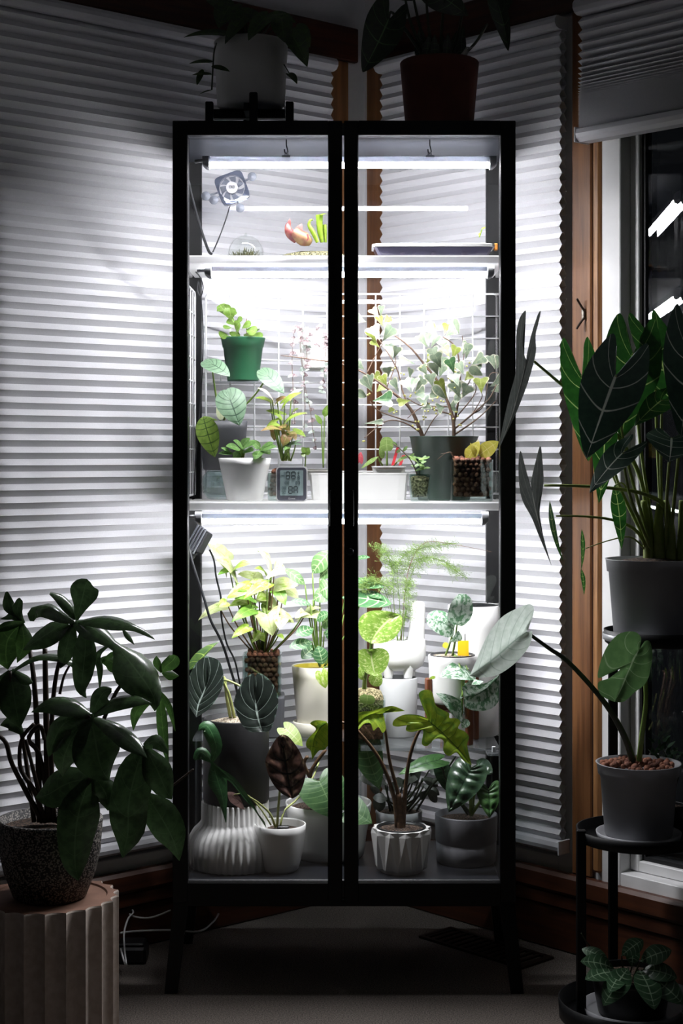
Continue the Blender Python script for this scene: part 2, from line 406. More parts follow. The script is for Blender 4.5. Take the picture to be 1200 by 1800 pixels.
# ------------------------------------------------------------------ LED tubes
def ledtube(pxa, pxb, py, d, label, hooks=None, cab_top=None):
    xa, xb = WX(pxa, d), WX(pxb, d); zc = WZ(py, d); r = .0115
    t = thing('led_tube_light', label, 'grow light', ((xa+xb)/2, d, zc), 'tube lights in the cabinet')
    n = 16; m = MB(); vs = []; fs = []
    ang = [math.pi*1.08+math.pi*.84*i/(n-1) for i in range(n)]
    for x in (xa+.0155, xb-.0155):
        vs += [(x, d+r*math.cos(a), zc+.002+r*math.sin(a)) for a in ang]
    fs = [(i, i+1, n+i+1, n+i) for i in range(n-1)]
    fs.append((0, n, 2*n-1, n-1))
    fs += [tuple(range(n))[::-1], tuple(range(n, 2*n))]
    m.add(vs, fs, True); m.build('lit_diffuser', mLamp, t)
    m = MB(); m.box((xa+.0155, d-.0108, zc+.0004), (xb-.0155, d+.0108, zc+.0145), bev=.002); m.build('housing', mHouse, t)
    for x, s in ((xa, 1), (xb, -1)):
        m = MB(); prof = []
        n = 14; vs = []; fs = []
        for q in range(7):
            f = q/6; xx = x+s*.0150*f; k = math.sin(math.pi/2*min(1, .25+f*.9))
            for i in range(n):
                a = 2*math.pi*i/n; y = .0125*math.cos(a); z = .0150*math.sin(a)
                vs.append((xx, d+max(-.0122, min(.0122, y*1.25))*1.0, zc+.0016+(z*1.05 if z > 0 else z*k)))
        for q in range(6):
            for i in range(n): fs.append((q*n+i, q*n+(i+1) % n, (q+1)*n+(i+1) % n, (q+1)*n+i))
        fs += [tuple(range(n)), tuple(range(6*n, 7*n))]
        m.add(vs, fs, True); m.build('end_cap', mCap, t)
    if hooks:
        for hx in hooks:
            x = WX(hx, d); m = MB()
            top = cab_top-.0015
            m.tube([(x, d, top), (x, d, top-.012), (x+.002, d, top-.02), (x+.0035, d, top-.026), (x, d, top-.031), (x-.0035, d, top-.027), (x-.004, d, top-.021)], .0014, 6)
            m.build('hook', mCable, t)
            m = MB(); m.tube([(x+.004*math.cos(q), d, zc+.0205+.0052*math.sin(q)) for q in [i*math.pi/6 for i in range(13)]], .0009, 5); m.build('clip_ring', plain('steel', '#8a8c90', .3, .9), t)
            m = MB(); m.box((x-.009, d-.0125, zc+.0120), (x+.009, d+.0125, zc+.0165)); m.build('clip', plain('clip_grey', '#8b8e96', .4), t)
    m = MB(); zb = zc+.006
    m.tube([(xa+.003, d, zb), (xa-.008, d, zb), (xa-.016, d+.003, zb-.001)], .0042, 8); m.build('plug', mCap, t)
    return t
ledtube(356, 872, 288, 3.470, 'white LED tube hung on hooks under the cabinet top', (503, 755), ZT-.028)
ledtube(360, 868, 480, 3.470, 'white LED tube under the upper cabinet shelf')
ledtube(343, 858, 913, 3.470, 'white LED tube under the middle cabinet shelf')
# ------------------------------------------------------------------ leaves
def leafmat(name, c1, c2=None, vein='#9fbf6a', n=8, vw=.10, mid=.05, k=.25, edge=None, edgew=.2, blotch=None, bl=(.5, .6), bscale=22, rough=.38, trans=.25, back=None, vfade=.5, bstretch=(1, 1, 1), tcol=None, coat=0.):
    """leaf surface from its UV: x = -1..1 across, y = 0..1 from base to tip"""
    g = N(name); uv = g.n('UVMap'); sp = g.n('SeparateXYZ'); g.put(sp.inputs[0], uv.outputs[0])
    s = g.math('MULTIPLY', g.math('ABSOLUTE', g.math('SUBTRACT', sp.outputs[0], .5)), 2.0); t = sp.outputs[1]
    nz = g.noise(14, 3, g.coord((6, 6, 6)))
    col = g.mix(g.step(nz, .35, .65), lin(c1), lin(c2 or c1))
    if blotch:
        mp = g.n('Mapping'); g.put(mp.inputs[0], uv.outputs[0]); mp.inputs['Scale'].default_value = bstretch
        oi = g.n('ObjectInfo'); cmb = g.n('CombineXYZ'); g.put(cmb.inputs[2], g.math('MULTIPLY', oi.outputs['Random'], 30.0))
        ad = g.n('VectorMath', operation='ADD'); g.put(ad.inputs[0], mp.outputs[0]); g.put(ad.inputs[1], cmb.outputs[0])
        col = g.mix(g.step(g.noise(bscale, 4, ad.outputs[0], .6), *bl), col, lin(blotch))
    if edge: col = g.mix(g.step(g.math('ADD', s, g.math('MULTIPLY', g.math('SUBTRACT', nz, .5), .5)), 1-edgew, 1-edgew+.08), col, lin(edge))
    if vein:
        ph = g.math('FRACT', g.math('MULTIPLY', g.math('SUBTRACT', t, g.math('MULTIPLY', g.math('POWER', s, 1.6), -k/n*2)), float(n)))
        tri = g.math('MULTIPLY', g.math('ABSOLUTE', g.math('SUBTRACT', ph, .5)), 2.0)
        vm = g.math('MULTIPLY', g.step(tri, 1-vw, 1-vw*.35), g.math('SUBTRACT', 1.0, g.math('MULTIPLY', s, vfade)))
        mm = g.math('SUBTRACT', 1.0, g.step(s, mid*.5, mid))
        vm = g.math('MAXIMUM', vm, mm)
        col = g.mix(vm, col, lin(vein))
    if back:
        ge = g.n('NewGeometry'); col = g.mix(ge.outputs['Backfacing'], col, lin(back))
    b = g.n('BsdfPrincipled', i_Roughness=rough); g.put(b.inputs['Base Color'], col); b.inputs['Coat Weight'].default_value = coat; b.inputs['Coat Roughness'].default_value = .15
    tr = g.n('BsdfTranslucent'); g.put(tr.inputs[0], col if not tcol else lin(tcol))
    mx = g.n('MixShader'); mx.inputs[0].default_value = trans; g.put(mx.inputs[1], b); g.put(mx.inputs[2], tr)
    return g.surf(mx)
# half outlines (x across, y along, m = matching point on the midrib), junction at y = 0, tip at y = 1
SH = {
 'ovate': [(0, 0, 0), (.35, .02, .03), (.8, .15, .12), (1, .35, .28), (.86, .6, .5), (.45, .85, .78), (0, 1, 1)],
 'ellip': [(0, 0, 0), (.3, .08, .06), (.75, .25, .2), (1, .5, .42), (.75, .77, .68), (.3, .94, .88), (0, 1, 1)],
 'lance': [(0, 0, 0), (.5, .1, .08), (1, .32, .26), (.8, .6, .52), (.35, .85, .8), (0, 1, 1)],
 'round': [(0, 0, 0), (.45, -.06, .02), (.9, .18, .15), (1, .5, .42), (.8, .8, .7), (.4, .97, .9), (0, 1, 1)],
 'heart': [(0, 0, 0), (.18, -.1, .01), (.5, -.2, .03), (.85, -.1, .07), (1, .12, .15), (.92, .38, .32), (.62, .68, .6), (.22, .9, .86), (0, 1, 1)],
 'sag':   [(0, 0, 0), (.16, -.16, .005), (.34, -.38, .01), (.58, -.5, .02), (.8, -.36, .04), (.98, -.08, .09), (1, .18, .2), (.82, .45, .4), (.48, .75, .68), (.16, .94, .9), (0, 1, 1)],
 'sagw':  [(0, 0, 0), (.14, -.12, .005), (.4, -.28, .01), (.75, -.34, .03), (1, -.18, .06), (.92, .05, .12), (.84, .25, .25), (.62, .55, .48), (.3, .82, .76), (0, 1, 1)],
 'syng':  [(0, 0, 0), (.2, -.1, .01), (.62, -.3, .03), (.98, -.32, .05), (1, -.12, .09), (.78, .1, .16), (.74, .35, .34), (.5, .65, .6), (.2, .88, .86), (0, 1, 1)],
 'fan':   [(0, 0, 0), (.2, .25, .2), (.55, .6, .45), (.95, .85, .62), (.9, 1.02, .75), (.45, 1.05, .86), (.1, .97, .95), (0, .95, 1)],
 'obov':  [(0, 0, 0), (.3, .15, .12), (.75, .45, .38), (1, .7, .6), (.8, .92, .82), (.35, 1, .93), (0, 1, 1)],
 'pelt':  [(0, -.42, 0), (.16, -.46, .0), (.5, -.42, .02), (.86, -.22, .08), (1, .08, .2), (.9, .38, .38), (.6, .68, .62), (.24, .9, .86), (0, 1, 1)],
}
RND = random.Random(7)
def leaf(P, shape, mat, J, T, hw, nrm=(0, -1, .45), fold=.0, bend=.06, wave=0., quilt=0., n=8, rows=20, cols=4, seed=None, name='leaf', roll=0.):
    J, T = Vector(J), Vector(T); Y = T-J; L = Y.length; Y.normalize()
    Z = Vector(nrm); Z = Z-Y*Z.dot(Y)
    if Z.length < .05: Z = Vector((0, -.3, 1)); Z = Z-Y*Z.dot(Y)
    Z.normalize(); X = Y.cross(Z)
    if roll:
        q = Matrix.Rotation(math.radians(roll), 3, Y); Z = q @ Z; X = q @ X
    out = catmull(SH[shape], rows); m = MB(); uv = []; ph = RND.random()*6.28
    vs = []
    for i, (x, y, mm) in enumerate(out):
        t = i/(rows-1)
        for j in range(-cols, cols+1):
            s = abs(j)/cols; sd = (j > 0)-(j < 0)
            lx = max(x, 0)*s*hw*sd; ly = (mm+(y-mm)*s)*L
            yy = max(-.4, min(1, ly/L))
            z = fold*abs(lx)+bend*L*(4*yy*(1-yy))+wave*hw*math.sin(t*11+ph+sd*.9)*s*s
            if quilt: z += quilt*hw*math.sin(math.pi*((t+.25/n*s**1.6*2)*n % 1.0))*math.sin(math.pi*min(1, s*1.15+.06))
            vs.append(J+X*lx+Y*ly+Z*z); uv.append((.5+.5*sd*s, t))
    w = 2*cols+1; fs = []
    for i in range(rows-1):
        for j in range(w-1): fs.append((i*w+j, i*w+j+1, (i+1)*w+j+1, (i+1)*w+j))
    m.add(vs, fs, True); m.uv = uv
    return m.build(name, mat, P)
def pleaf(P, mat, mid, left, right, d, gx=0., gy=0., bulge=.006, quilt=0., n=8, rows=30, cols=4, edge=0., name='leaf'):
    """a leaf from outlines measured as (column, row), given its own distance d, slant gx/gy (m per 100 px) and swelling"""
    m = MB(); A = catmull(mid, rows); Lp = catmull(left, rows); Rp = catmull(right, rows); vs = []; uv = []
    jx, jy = mid[0]
    for i in range(rows):
        t = i/(rows-1)
        for j in range(-cols, cols+1):
            s = abs(j)/cols; o = Lp[i] if j < 0 else Rp[i]
            px = A[i][0]+(o[0]-A[i][0])*s; py = A[i][1]+(o[1]-A[i][1])*s
            dd = d+gx*(px-jx)/100+gy*(py-jy)/100-bulge*(1-(1-s)**2)+edge*s*s
            if quilt: dd -= quilt*math.sin(math.pi*((t+.25/n*s**1.6*2)*n % 1.0))*math.sin(math.pi*min(1, s*1.1+.05))
            vs.append(W(px, py, dd)); uv.append((.5+.5*((j > 0)-(j < 0))*s, t))
    w = 2*cols+1; fs = [(i*w+j, i*w+j+1, (i+1)*w+j+1, (i+1)*w+j) for i in range(rows-1) for j in range(w-1)]
    m.add(vs, fs, True); m.uv = uv
    return m.build(name, mat, P)
def lobes(P, mat, spines, nrm=(.1, -.85, .55), bulge=.34, name='leaf', rows=14):
    """deeply cut leaf: each lobe is a strip (points px,py,d,halfwidth_px) grown from the shared midrib; one mesh"""
    m = MB(); vs = []; fs = []; uv = []; cols = 3; w = 2*cols+1
    for sp in spines:
        C = catmull(sp, rows); k = len(vs)
        pts = [W(c[0], c[1], c[2]) for c in C]
        for i, c in enumerate(C):
            T = (pts[min(i+1, rows-1)]-pts[max(i-1, 0)]).normalized(); Z = Vector(nrm); Z = (Z-T*Z.dot(T)).normalized(); X = T.cross(Z)
            hw = max(c[3], .05)*1.18*c[2]/F
            for j in range(-cols, cols+1):
                s = j/cols; vs.append(pts[i]+X*(hw*s)-Z*(bulge*hw*s*s)+Z*(bulge*.6*hw*(1-abs(s))*-.5)); uv.append((.5+.5*s, i/(rows-1)))
        fs += [(k+i*w+j, k+i*w+j+1, k+(i+1)*w+j+1, k+(i+1)*w+j) for i in range(rows-1) for j in range(w-1)]
    m.add(vs, fs, True); m.uv = uv
    return m.build(name, mat, P)
def stem(P, mat, pts, r0, r1=None, name='petiole', n=12, seg=6):
    m = MB(); m.tube(curve3(pts, n), r0, seg, r1 if r1 is not None else r0); return m.build(name, mat, P)
def L(P, shape, mat, jx, jy, tx, ty, hw, d, dd=0., to=None, pm=None, pr=1.6, sag=.0, **k):
    """leaf from junction and tip rows/columns at distance d; to=(px,py,d) adds its stalk"""
    J = W(jx, jy, d); T = W(tx, ty, d+dd)
    o = leaf(P, shape, mat, J, T, hw*d/F, **k)
    if to is not None:
        S = W(*to); M1 = (J*2+S)/3+Vector((0, 0, .0)); mid = (J+S)/2+Vector(((S.x-J.x)*-.18, 0, (J-S).length*(.06+sag)))
        stem(P, pm, [S, mid, J], pr*1.15*d/F, pr*.75*d/F)
    return o
# ------------------------------------------------------------------ pots
def shell(r0, r1, h, th=.003, lip=.0, foot=.004, steps=6, curve=0.):
    """profile of an open pot wall: outside up, over the rim, inside down"""
    out = [(.0005, 0), (r0-foot, 0), (r0, foot)]
    for i in range(1, steps+1):
        t = i/steps; out.append((r0+(r1-r0)*t+curve*math.sin(math.pi*t), foot+(h-foot)*t))
    top = out[-1][0]
    out += [(top+lip, h), (top+lip-th*.3, h+th*.4), (top-th, h+th*.2)]
    for i in range(steps, 0, -1):
        t = i/steps; out.append((max(.001, r0+(r1-r0)*t+curve*math.sin(math.pi*t)-th), foot+th+(h-foot-th)*t*.98))
    out.append((.0005, foot+th)); return out
def potted(name, label, cat, px, d, z):
    return thing(name, label, cat, (WX(px, d), d, z))
def pot(P, mat, r0, r1, h, c=None, name='pot', seg=44, mod=None, sq=0, rot=0., **k):
    c = c or tuple(P.location); m = MB(); m.lathe(shell(r0, r1, h, **k), c, seg, mod, sq=sq, rot=rot); return m.build(name, mat, P)
def soil(P, mat, r, z, c=None, name='soil', hump=.004, seed=1, sq=0, rot=0.):
    c = c or tuple(P.location); rr = random.Random(seed); m = MB(); prof = [(.0005, z+hump), (r*.35, z+hump*.9), (r*.7, z+hump*.5), (r, z)]
    m.lathe(prof[::-1], c, 26, lambda th, q, zz: q*(1+.0*th), sq=sq, rot=rot); o = m.build(name, mat, P); return o
g = N('potting_soil'); _n = g.noise(260, 4, g.coord()); _b = g.n('BsdfPrincipled', i_Roughness=.95); g.put(_b.inputs['Base Color'], g.mix(g.step(_n, .45, .68), lin('#1d1512'), lin('#7a6350'))); g.put(_b.inputs['Normal'], g.bump(_n, 1., .004)); mSoil = g.surf(_b)
g = N('pumice_mix'); _n = g.noise(330, 4, g.coord()); _b = g.n('BsdfPrincipled', i_Roughness=.95); g.put(_b.inputs['Base Color'], g.mix(g.step(_n, .42, .6), lin('#6b5a48'), lin('#d8cdb8'))); g.put(_b.inputs['Normal'], g.bump(_n, 1., .005)); mPumice = g.surf(_b)
g = N('moss'); _n = g.noise(240, 5, g.coord()); _b = g.n('BsdfPrincipled', i_Roughness=.95); g.put(_b.inputs['Base Color'], g.mix(g.step(_n, .38, .64), lin('#4d4a2a'), lin('#b9ab84'))); g.put(_b.inputs['Normal'], g.bump(_n, 1., .006)); mMoss = g.surf(_b)
mClay = plain('fired_clay', '#8d5840', .9, var=.4, nscale=160, bump=.6, col2='#54301f')
mClayP = [mClay, plain('fired_clay_dark', '#74493a', .9, var=.3, nscale=160, bump=.6), plain('fired_clay_light', '#a87058', .9, var=.3, nscale=160, bump=.6)]
_ball = []
for q in range(3):
    m = MB(); rr = random.Random(q); m.ball((0, 0, 0), 1.0, 8, 6)
    m.v = [tuple(c*(1+.10*math.sin(3*v[0]+2*q+4*v[1])*math.cos(2.5*v[2]+q)) for c in v) for v in m.v]
    me = bpy.data.meshes.new('clay_pebble'); me.from_pydata(m.v, [], m.f); me.polygons.foreach_set('use_smooth', m.sm); me.materials.append(mClayP[q]); _ball.append(me)
def pebble(P, c, r, rr):
    o = bpy.data.objects.new('clay_pebble', _ball[rr.randrange(3)]); COL.objects.link(o); o.parent = P
    o.location = Vector(c)-Vector(P.location); o.scale = (r*rr.uniform(.9, 1.1), r*rr.uniform(.9, 1.1), r*rr.uniform(.8, 1.05)); o.rotation_euler = (rr.random()*6, rr.random()*6, rr.random()*6); return o
def pebbles_box(P, c, hx, hy, z0, z1, r, seed):
    """clay pebbles that show at the front, the sides and the top of a square vase"""
    rr = random.Random(seed); n = 0
    nx = max(2, int(2*hx/(2*r))); nz = max(2, int((z1-z0)/(1.75*r)))
    for k in range(nz):
        z = z0+r+(z1-z0-2*r)*k/(nz-1)
        for i in range(nx):
            x = -hx+r+(2*hx-2*r)*(i+(.5 if k % 2 else 0)*.8)/(nx-.6)
            if x > hx-r*.9: continue
            pebble(P, (c[0]+x+rr.uniform(-.2, .2)*r, c[1]-hy+r, c[2]+z+rr.uniform(-.2, .2)*r), r*rr.uniform(.8, 1.12), rr); n += 1
            if k == nz-1:
                for y in range(1, nx): pebble(P, (c[0]+x+rr.uniform(-.2, .2)*r, c[1]-hy+r+y*2*r*.95*hy/hx, c[2]+z+rr.uniform(-.3, .9)*r), r*rr.uniform(.8, 1.15), rr)
    m = MB(); m.box((c[0]-hx+r*1.2, c[1]-hy+r*1.2, c[2]+z0), (c[0]+hx-r*.8, c[1]+hy-r*.6, c[2]+z1-r*1.2)); m.build('clay_core', mClay, P)
mVase = clear('vase_glass', '#dfe9e6', .09)
def vase(P, hw, h, th=.004, foot=.012, c=None, taper=1., name='glass_vase'):
    c = c or tuple(P.location); m = MB(); q = 10
    m.lathe([(hw*taper-.003, 0), (hw*taper, .003), (hw, h), (hw-th, h), (hw*taper-th, foot), (.0005, foot)], c, 32, sq=q, rot=0., sm=False); 
    return m.build(name, mVase, P)
mWhiteP = plain('white_glazed', '#e6e6e4', .28, var=.02)
mWhiteM = plain('white_matte', '#dadad8', .55, var=.03)
mCream = plain('cream_glazed', '#d9d5c8', .35, var=.03)
mGreyP = plain('light_grey_pot', '#b9babd', .5, var=.04)
mDarkP = plain('dark_grey_pot', '#4a4b50', .5, var=.06)
mBlackP = plain('black_matte_pot', '#1a1a1c', .6, var=.12)
mBlkPl = plain('black_plastic', '#17181a', .4, var=.1)
mStemG = plain('green_stalk', '#7d9a4a', .45, var=.2, trans=.1)
mStemD = plain('dark_stalk', '#2d3822', .5, var=.2)
mStemB = plain('brown_stalk', '#6a4f37', .6, var=.35, nscale=120)
mTwig = plain('woody_twig', '#6d5647', .7, var=.3, nscale=120)
# ------------------------------------------------------------------ on top of the cabinet
mPothos = leafmat('pothos_leaf', '#24361d', '#32491f', vein='#3f5a2c', n=6, vw=.08, mid=.05, trans=.25)
P = potted('metal_plant_stand', 'low black plant stand on the cabinet top under a pot', 'plant stand', 440, 3.60, ZT)
c = Vector(P.location); zr = WZ(192, 3.60)-ZT
for (dx, dy) in ((-.092, .0), (.012, -.092), (.088, .0), (-.012, .092)):
    m = MB(); m.box((c.x+dx-.009, c.y+dy-.009, ZT), (c.x+dx+.009, c.y+dy+.009, ZT+zr+.016), bev=.002); m.build('leg', mBlack, P)
m = MB(); m.box((c.x-.082, c.y-.010, ZT+zr-.022), (c.x+.078, c.y+.010, ZT+zr-.002)); m.build('crossbar', mBlack, P)
m = MB(); m.box((c.x-.010, c.y-.082, ZT+zr-.021), (c.x+.010, c.y+.082, ZT+zr-.003)); m.build('crossbar', mBlack, P)
P = potted('potted_pothos', 'trailing pothos in a white cylinder pot on the cabinet top', 'potted plant', 441, 3.60, ZT+zr-.001)
pot(P, mWhiteM, .076, .083, WZ(76, 3.6)-ZT-zr, th=.005, foot=.008); zt = WZ(76, 3.6)-P.location.z; soil(P, mSoil, .076, zt-.012)
S = (441, 84, 3.6)
for a in ((405, 10, 384, 50, 25, -.02), (430, 28, 395, 78, 15, -.04), (398, 60, 322, 66, 10, .0), (470, 28, 436, 72, 20, -.08), (495, 35, 500, 75, 20, -.06), (470, 30, 505, 24, 10, 0), (512, 60, 540, 118, 20, -.03), (520, 50, 545, 84, 18, .02), (380, 0, 420, 40, 20, .0), (420, 20, 470, 40, 14, -.02), (509, 130, 522, 148, 8, .0), (445, 40, 420, 20, 16, .03), (480, 30, 520, 40, 16, .05)):
    L(P, 'heart', mPothos, *a[:5], d=3.56+a[5], dd=-.02, to=S, pm=mStemD, pr=1.4, fold=.12, bend=.08, nrm=(.2*RND.uniform(-1, 1), -.8, .7), rows=14)
stem(P, mStemD, [W(380, 76, 3.54), W(376, 92, 3.50), W(374, 120, 3.50), W(372, 158, 3.50)], .0018, name='vine')
for a in ((374, 108, 332, 112, 7), (372, 116, 404, 126, 8), (372, 130, 337, 132, 6), (356, 122, 346, 150, 6), (372, 158, 350, 166, 2)): L(P, 'ovate', mPothos, *a, d=3.50, dd=-.01, nrm=(0, -.7, .8), rows=12)
mAloD = leafmat('alocasia_dark_leaf', '#1b2818', '#25331e', vein='#4e6b45', n=7, vw=.08, mid=.05, k=.3, trans=.12, back='#5b6d51')
P = potted('potted_alocasia', 'tall alocasia in a terracotta pot on the cabinet top', 'potted plant', 772, 3.60, ZT)
mTerra = plain('terracotta', '#5c2d20', .85, var=.2, nscale=18)
pot(P, mTerra, .0745, .0885, WZ(112, 3.6)-ZT, th=.006); soil(P, mSoil, .080, WZ(112, 3.6)-ZT-.012)
for a, b in ((((683, 34), (637, 127), 36), (3.50, -.04)), (((770, -10), (822, 28), 26), (3.55, -.02)), (((876, 10), (893, 90), 17), (3.52, -.01)), (((885, -6), (884, 24), 18), (3.62, .0)), (((720, -30), (690, -5), 30), (3.62, 0)), (((800, -40), (850, -10), 30), (3.64, 0))):
    L(P, 'sag', mAloD, *a[0], *a[1], a[2], d=b[0], dd=b[1], nrm=(.3, -1, -.1), fold=-.25, bend=.05, n=7)
for q in ((683, 34, 700, 26), (710, -12, 735, 50), (725, -10, 748, 50), (748, -20, 757, 50), (782, -10, 772, 50), (856, 42, 815, 80), (813, 20, 795, 70)):
    stem(P, mStemD, [W(772+(q[0]-772)*.2, 115, 3.6), W(q[2]*.6+q[0]*.4, q[3], 3.58), W(q[0], q[1], 3.53)], .0042, .0028)
for i in range(9):
    x = 738+i*9; L(P, 'lance', mAloD, x, 112, x+RND.uniform(-12, 12), 42+RND.uniform(0, 25), 9, d=3.6+RND.uniform(-.03, .03), dd=0, nrm=(RND.uniform(-.5, .5), -1, .1), rows=10, name='sheath')
P = thing('bird_figurine', 'small metal bird perched on the terracotta pot rim', 'figurine', W(817, 110, 3.575), None)
m = MB(); b0 = W(818, 113, 3.572)
vs = []
prof = [(-.010, .0, .007, .006), (-.009, .010, .0095, .007), (-.005, .020, .0085, .007), (0, .028, .006, .005), (.003, .034, .0052, .0045), (.005, .0385, .0035, .003)]
n = 12
for (dx, dz, rx, ry) in prof: vs += [(b0.x+dx+rx*math.cos(2*math.pi*i/n), b0.y+ry*math.sin(2*math.pi*i/n), b0.z+dz) for i in range(n)]
m.add(vs, [(j*n+i, j*n+(i+1) % n, (j+1)*n+(i+1) % n, (j+1)*n+i) for j in range(len(prof)-1) for i in range(n)]+[tuple(range(n))[::-1], tuple(range((len(prof)-1)*n, len(prof)*n))], True)
mPewter = plain('pewter', '#8d8f88', .35, .6); m.build('body', mPewter, P)
m = MB(); m.tube([b0+Vector((.006, -.001, .034)), b0+Vector((.013, -.001, .0365)), b0+Vector((.017, -.001, .039))], .0028, 8, .0006); m.build('beak', mPewter, P)
m = MB(); m.ball(b0+Vector((.004, -.0046, .0345)), .0011); m.build('eye', mWhiteP, P)

# ------------------------------------------------------------------ top compartment
mClearPl = clear('smoky_clear_plastic', '#aeb4c2', .08, .10, '#8d93a6')
fc = W(408, 331, 3.70)
P = thing('clip_fan', 'small clear fan with white hub under the top light', 'fan', (fc.x, fc.y, fc.z))
R = Matrix.Translation(fc) @ Matrix.Rotation(math.radians(-20), 4, 'Y')
def fp(pts): return [R @ Vector(p) for p in pts]
m = MB(); hs = .034; nn = 40; vs = []
for (yy) in (-.010, .010):
    for rad in (0, 1):
        for i in range(nn):
            th = 2*math.pi*i/nn
            r = .0295 if rad == 0 else hs/((abs(math.cos(th))**7+abs(math.sin(th))**7)**(1/7))
            vs.append(R @ Vector((r*math.cos(th), yy, r*math.sin(th))))
fs = []
for i in range(nn):
    j = (i+1) % nn; fs += [(i, j, nn+j, nn+i), (2*nn+j, 2*nn+i, 3*nn+i, 3*nn+j), (nn+i, nn+j, 3*nn+j, 3*nn+i), (j, i, 2*nn+i, 2*nn+j)]
m.add(vs, fs); m.build('frame', mClearPl, P)
m = MB()
for k in range(7):
    a = 2*math.pi*k/7; vs = []
    for q in range(6):
        r = .010+.018*q/5
        for e in (-.32, .32): vs.append(R @ Vector((r*math.cos(a+e+q*.07), -.004+.010*(e > 0), r*math.sin(a+e+q*.07))))
    bl = MB(); bl.add(vs, [(2*q, 2*q+1, 2*q+3, 2*q+2) for q in range(5)], True); bl.build('blade', mClearPl, P)
m = MB(); nn = 24; vs = [R @ Vector((0, -.0125, 0))]+[R @ Vector((.0135*math.cos(2*math.pi*i/nn), -.0125, .0135*math.sin(2*math.pi*i/nn))) for i in range(nn)]+[R @ Vector((.0135*math.cos(2*math.pi*i/nn), .004, .0135*math.sin(2*math.pi*i/nn))) for i in range(nn)]
m.add(vs, [(0, 1+(i+1) % nn, 1+i) for i in range(nn)]+[(1+i, 1+(i+1) % nn, 1+nn+(i+1) % nn, 1+nn+i) for i in range(nn)]); hub = m.build('hub', plain('hub_white', '#9c9ca0', .5, var=.03), P)
mInk = plain('dark_print', '#2c2e33', .6)
m = MB()
R0 = Matrix.Translation(fc)
for sx in (-1, 1): m.tube([R0 @ Vector((sx*.0034+.0032*math.cos(a), -.0130, .001+.0034*math.sin(a))) for a in [i*math.pi/8 for i in range(17)]], .0005, 4)
m.tube([R0 @ Vector((-.0062, -.0130, .001)), R0 @ Vector((.0002, -.0130, .001))], .0005, 4)
m.tube([R0 @ Vector((.0034+.0014*math.cos(a), -.0130, .001+.0015*math.sin(a))) for a in [i*math.pi/6 for i in range(13)]], .0004, 4)
m.build('logo', mInk, hub)
mCup = plain('grey_suction_cup', '#6f737d', .4, var=.1)
for (px, py) in ((362, 345), (376, 352), (422, 366), (443, 311)):
    e = W(px, py, 3.69); m = MB(); nn = 20; vs = []
    for (r, y) in ((.0105, -.004), (.0100, -.0055), (.005, -.0052), (.0035, -.008), (.0001, -.008)): vs += [(e.x+r*math.cos(2*math.pi*i/nn), e.y+y, e.z+r*math.sin(2*math.pi*i/nn)) for i in range(nn)]
    m.add(vs, [(j*nn+i, j*nn+(i+1) % nn, (j+1)*nn+(i+1) % nn, (j+1)*nn+i) for j in range(4) for i in range(nn)], True)
    m.build('suction_cup', mCup, P)
    m = MB(); q = W(px, py, 3.695); v = (fc-q); m.tube([q+v*.05, q+v*.45], .0022, 6); m.build('arm', mCup, P)
m = MB(); m.tube(curve3([W(404, 362, 3.70), W(396, 388, 3.70), W(385, 418, 3.69), W(374, 443, 3.66)], 14), .0016, 6); m.build('cord', mCable, P)
tag(MB().tube(curve3([W(331, 318, 3.52), W(338, 350, 3.54), W(352, 400, 3.58), W(366, 440, 3.62), W(372, 446.2, 3.63)], 20), .0032, 8).build('extension_cord', mCable), 'thick black cord slanting down beside the clip fan', 'cord')
tag(MB().tube(curve3([W(344, 478, 3.52), W(352, 488, 3.54), W(357, 505, 3.56), W(353, 520, 3.57), W(347, 512, 3.57), W(349, 495, 3.57), W(356, 560, 3.60), W(356, 640, 3.62), W(350, 730, 3.62), W(344, 800, 3.62), W(341, 872, 3.62)], 40), .0014, 6).build('extension_cord', mCable), 'thin dark cord looped under the upper shelf end', 'cord')
# moss under a clear dome
P = potted('moss_dome', 'clear domed cloche with moss on the upper shelf', 'terrarium', 432, 3.60, ZS1)
c = tuple(P.location)
m = MB(); m.lathe([(.040, 0.001), (.040, .018), (.037, .035), (.029, .050), (.016, .058), (.004, .060), (.003, .066), (.0005, .067)], c, 32); m.build('dome', clear('dome_glass', '#fbfdfc', .06), P)
rr = random.Random(3)
m = MB()
for i in range(260):
    a = rr.random()*6.28; r = .038*math.sqrt(rr.random()); h = .034*(1-(r/.04)**2)*rr.uniform(.4, 1.1)
    b0 = Vector((c[0]+r*math.cos(a), c[1]+r*math.sin(a), c[2]+.001)); b1 = b0+Vector((rr.uniform(-.014, .014), rr.uniform(-.014, .014), h))
    m.tube([b0, (b0+b1)/2+Vector((0, 0, .004)), b1], .0012, 4, .0006)
o = m.build('moss', plain('dry_moss', '#45431f', .9, col2='#2c3216', nscale=90), P); o['kind'] = 'stuff'
g = N('dark_moss'); _n = g.noise(300, 5, g.coord()); _b = g.n('BsdfPrincipled', i_Roughness=.95); g.put(_b.inputs['Base Color'], g.mix(g.step(_n, .4, .62), lin('#23220f'), lin('#8a8560'))); g.put(_b.inputs['Normal'], g.bump(_n, 1., .008)); mMossD = g.surf(_b)
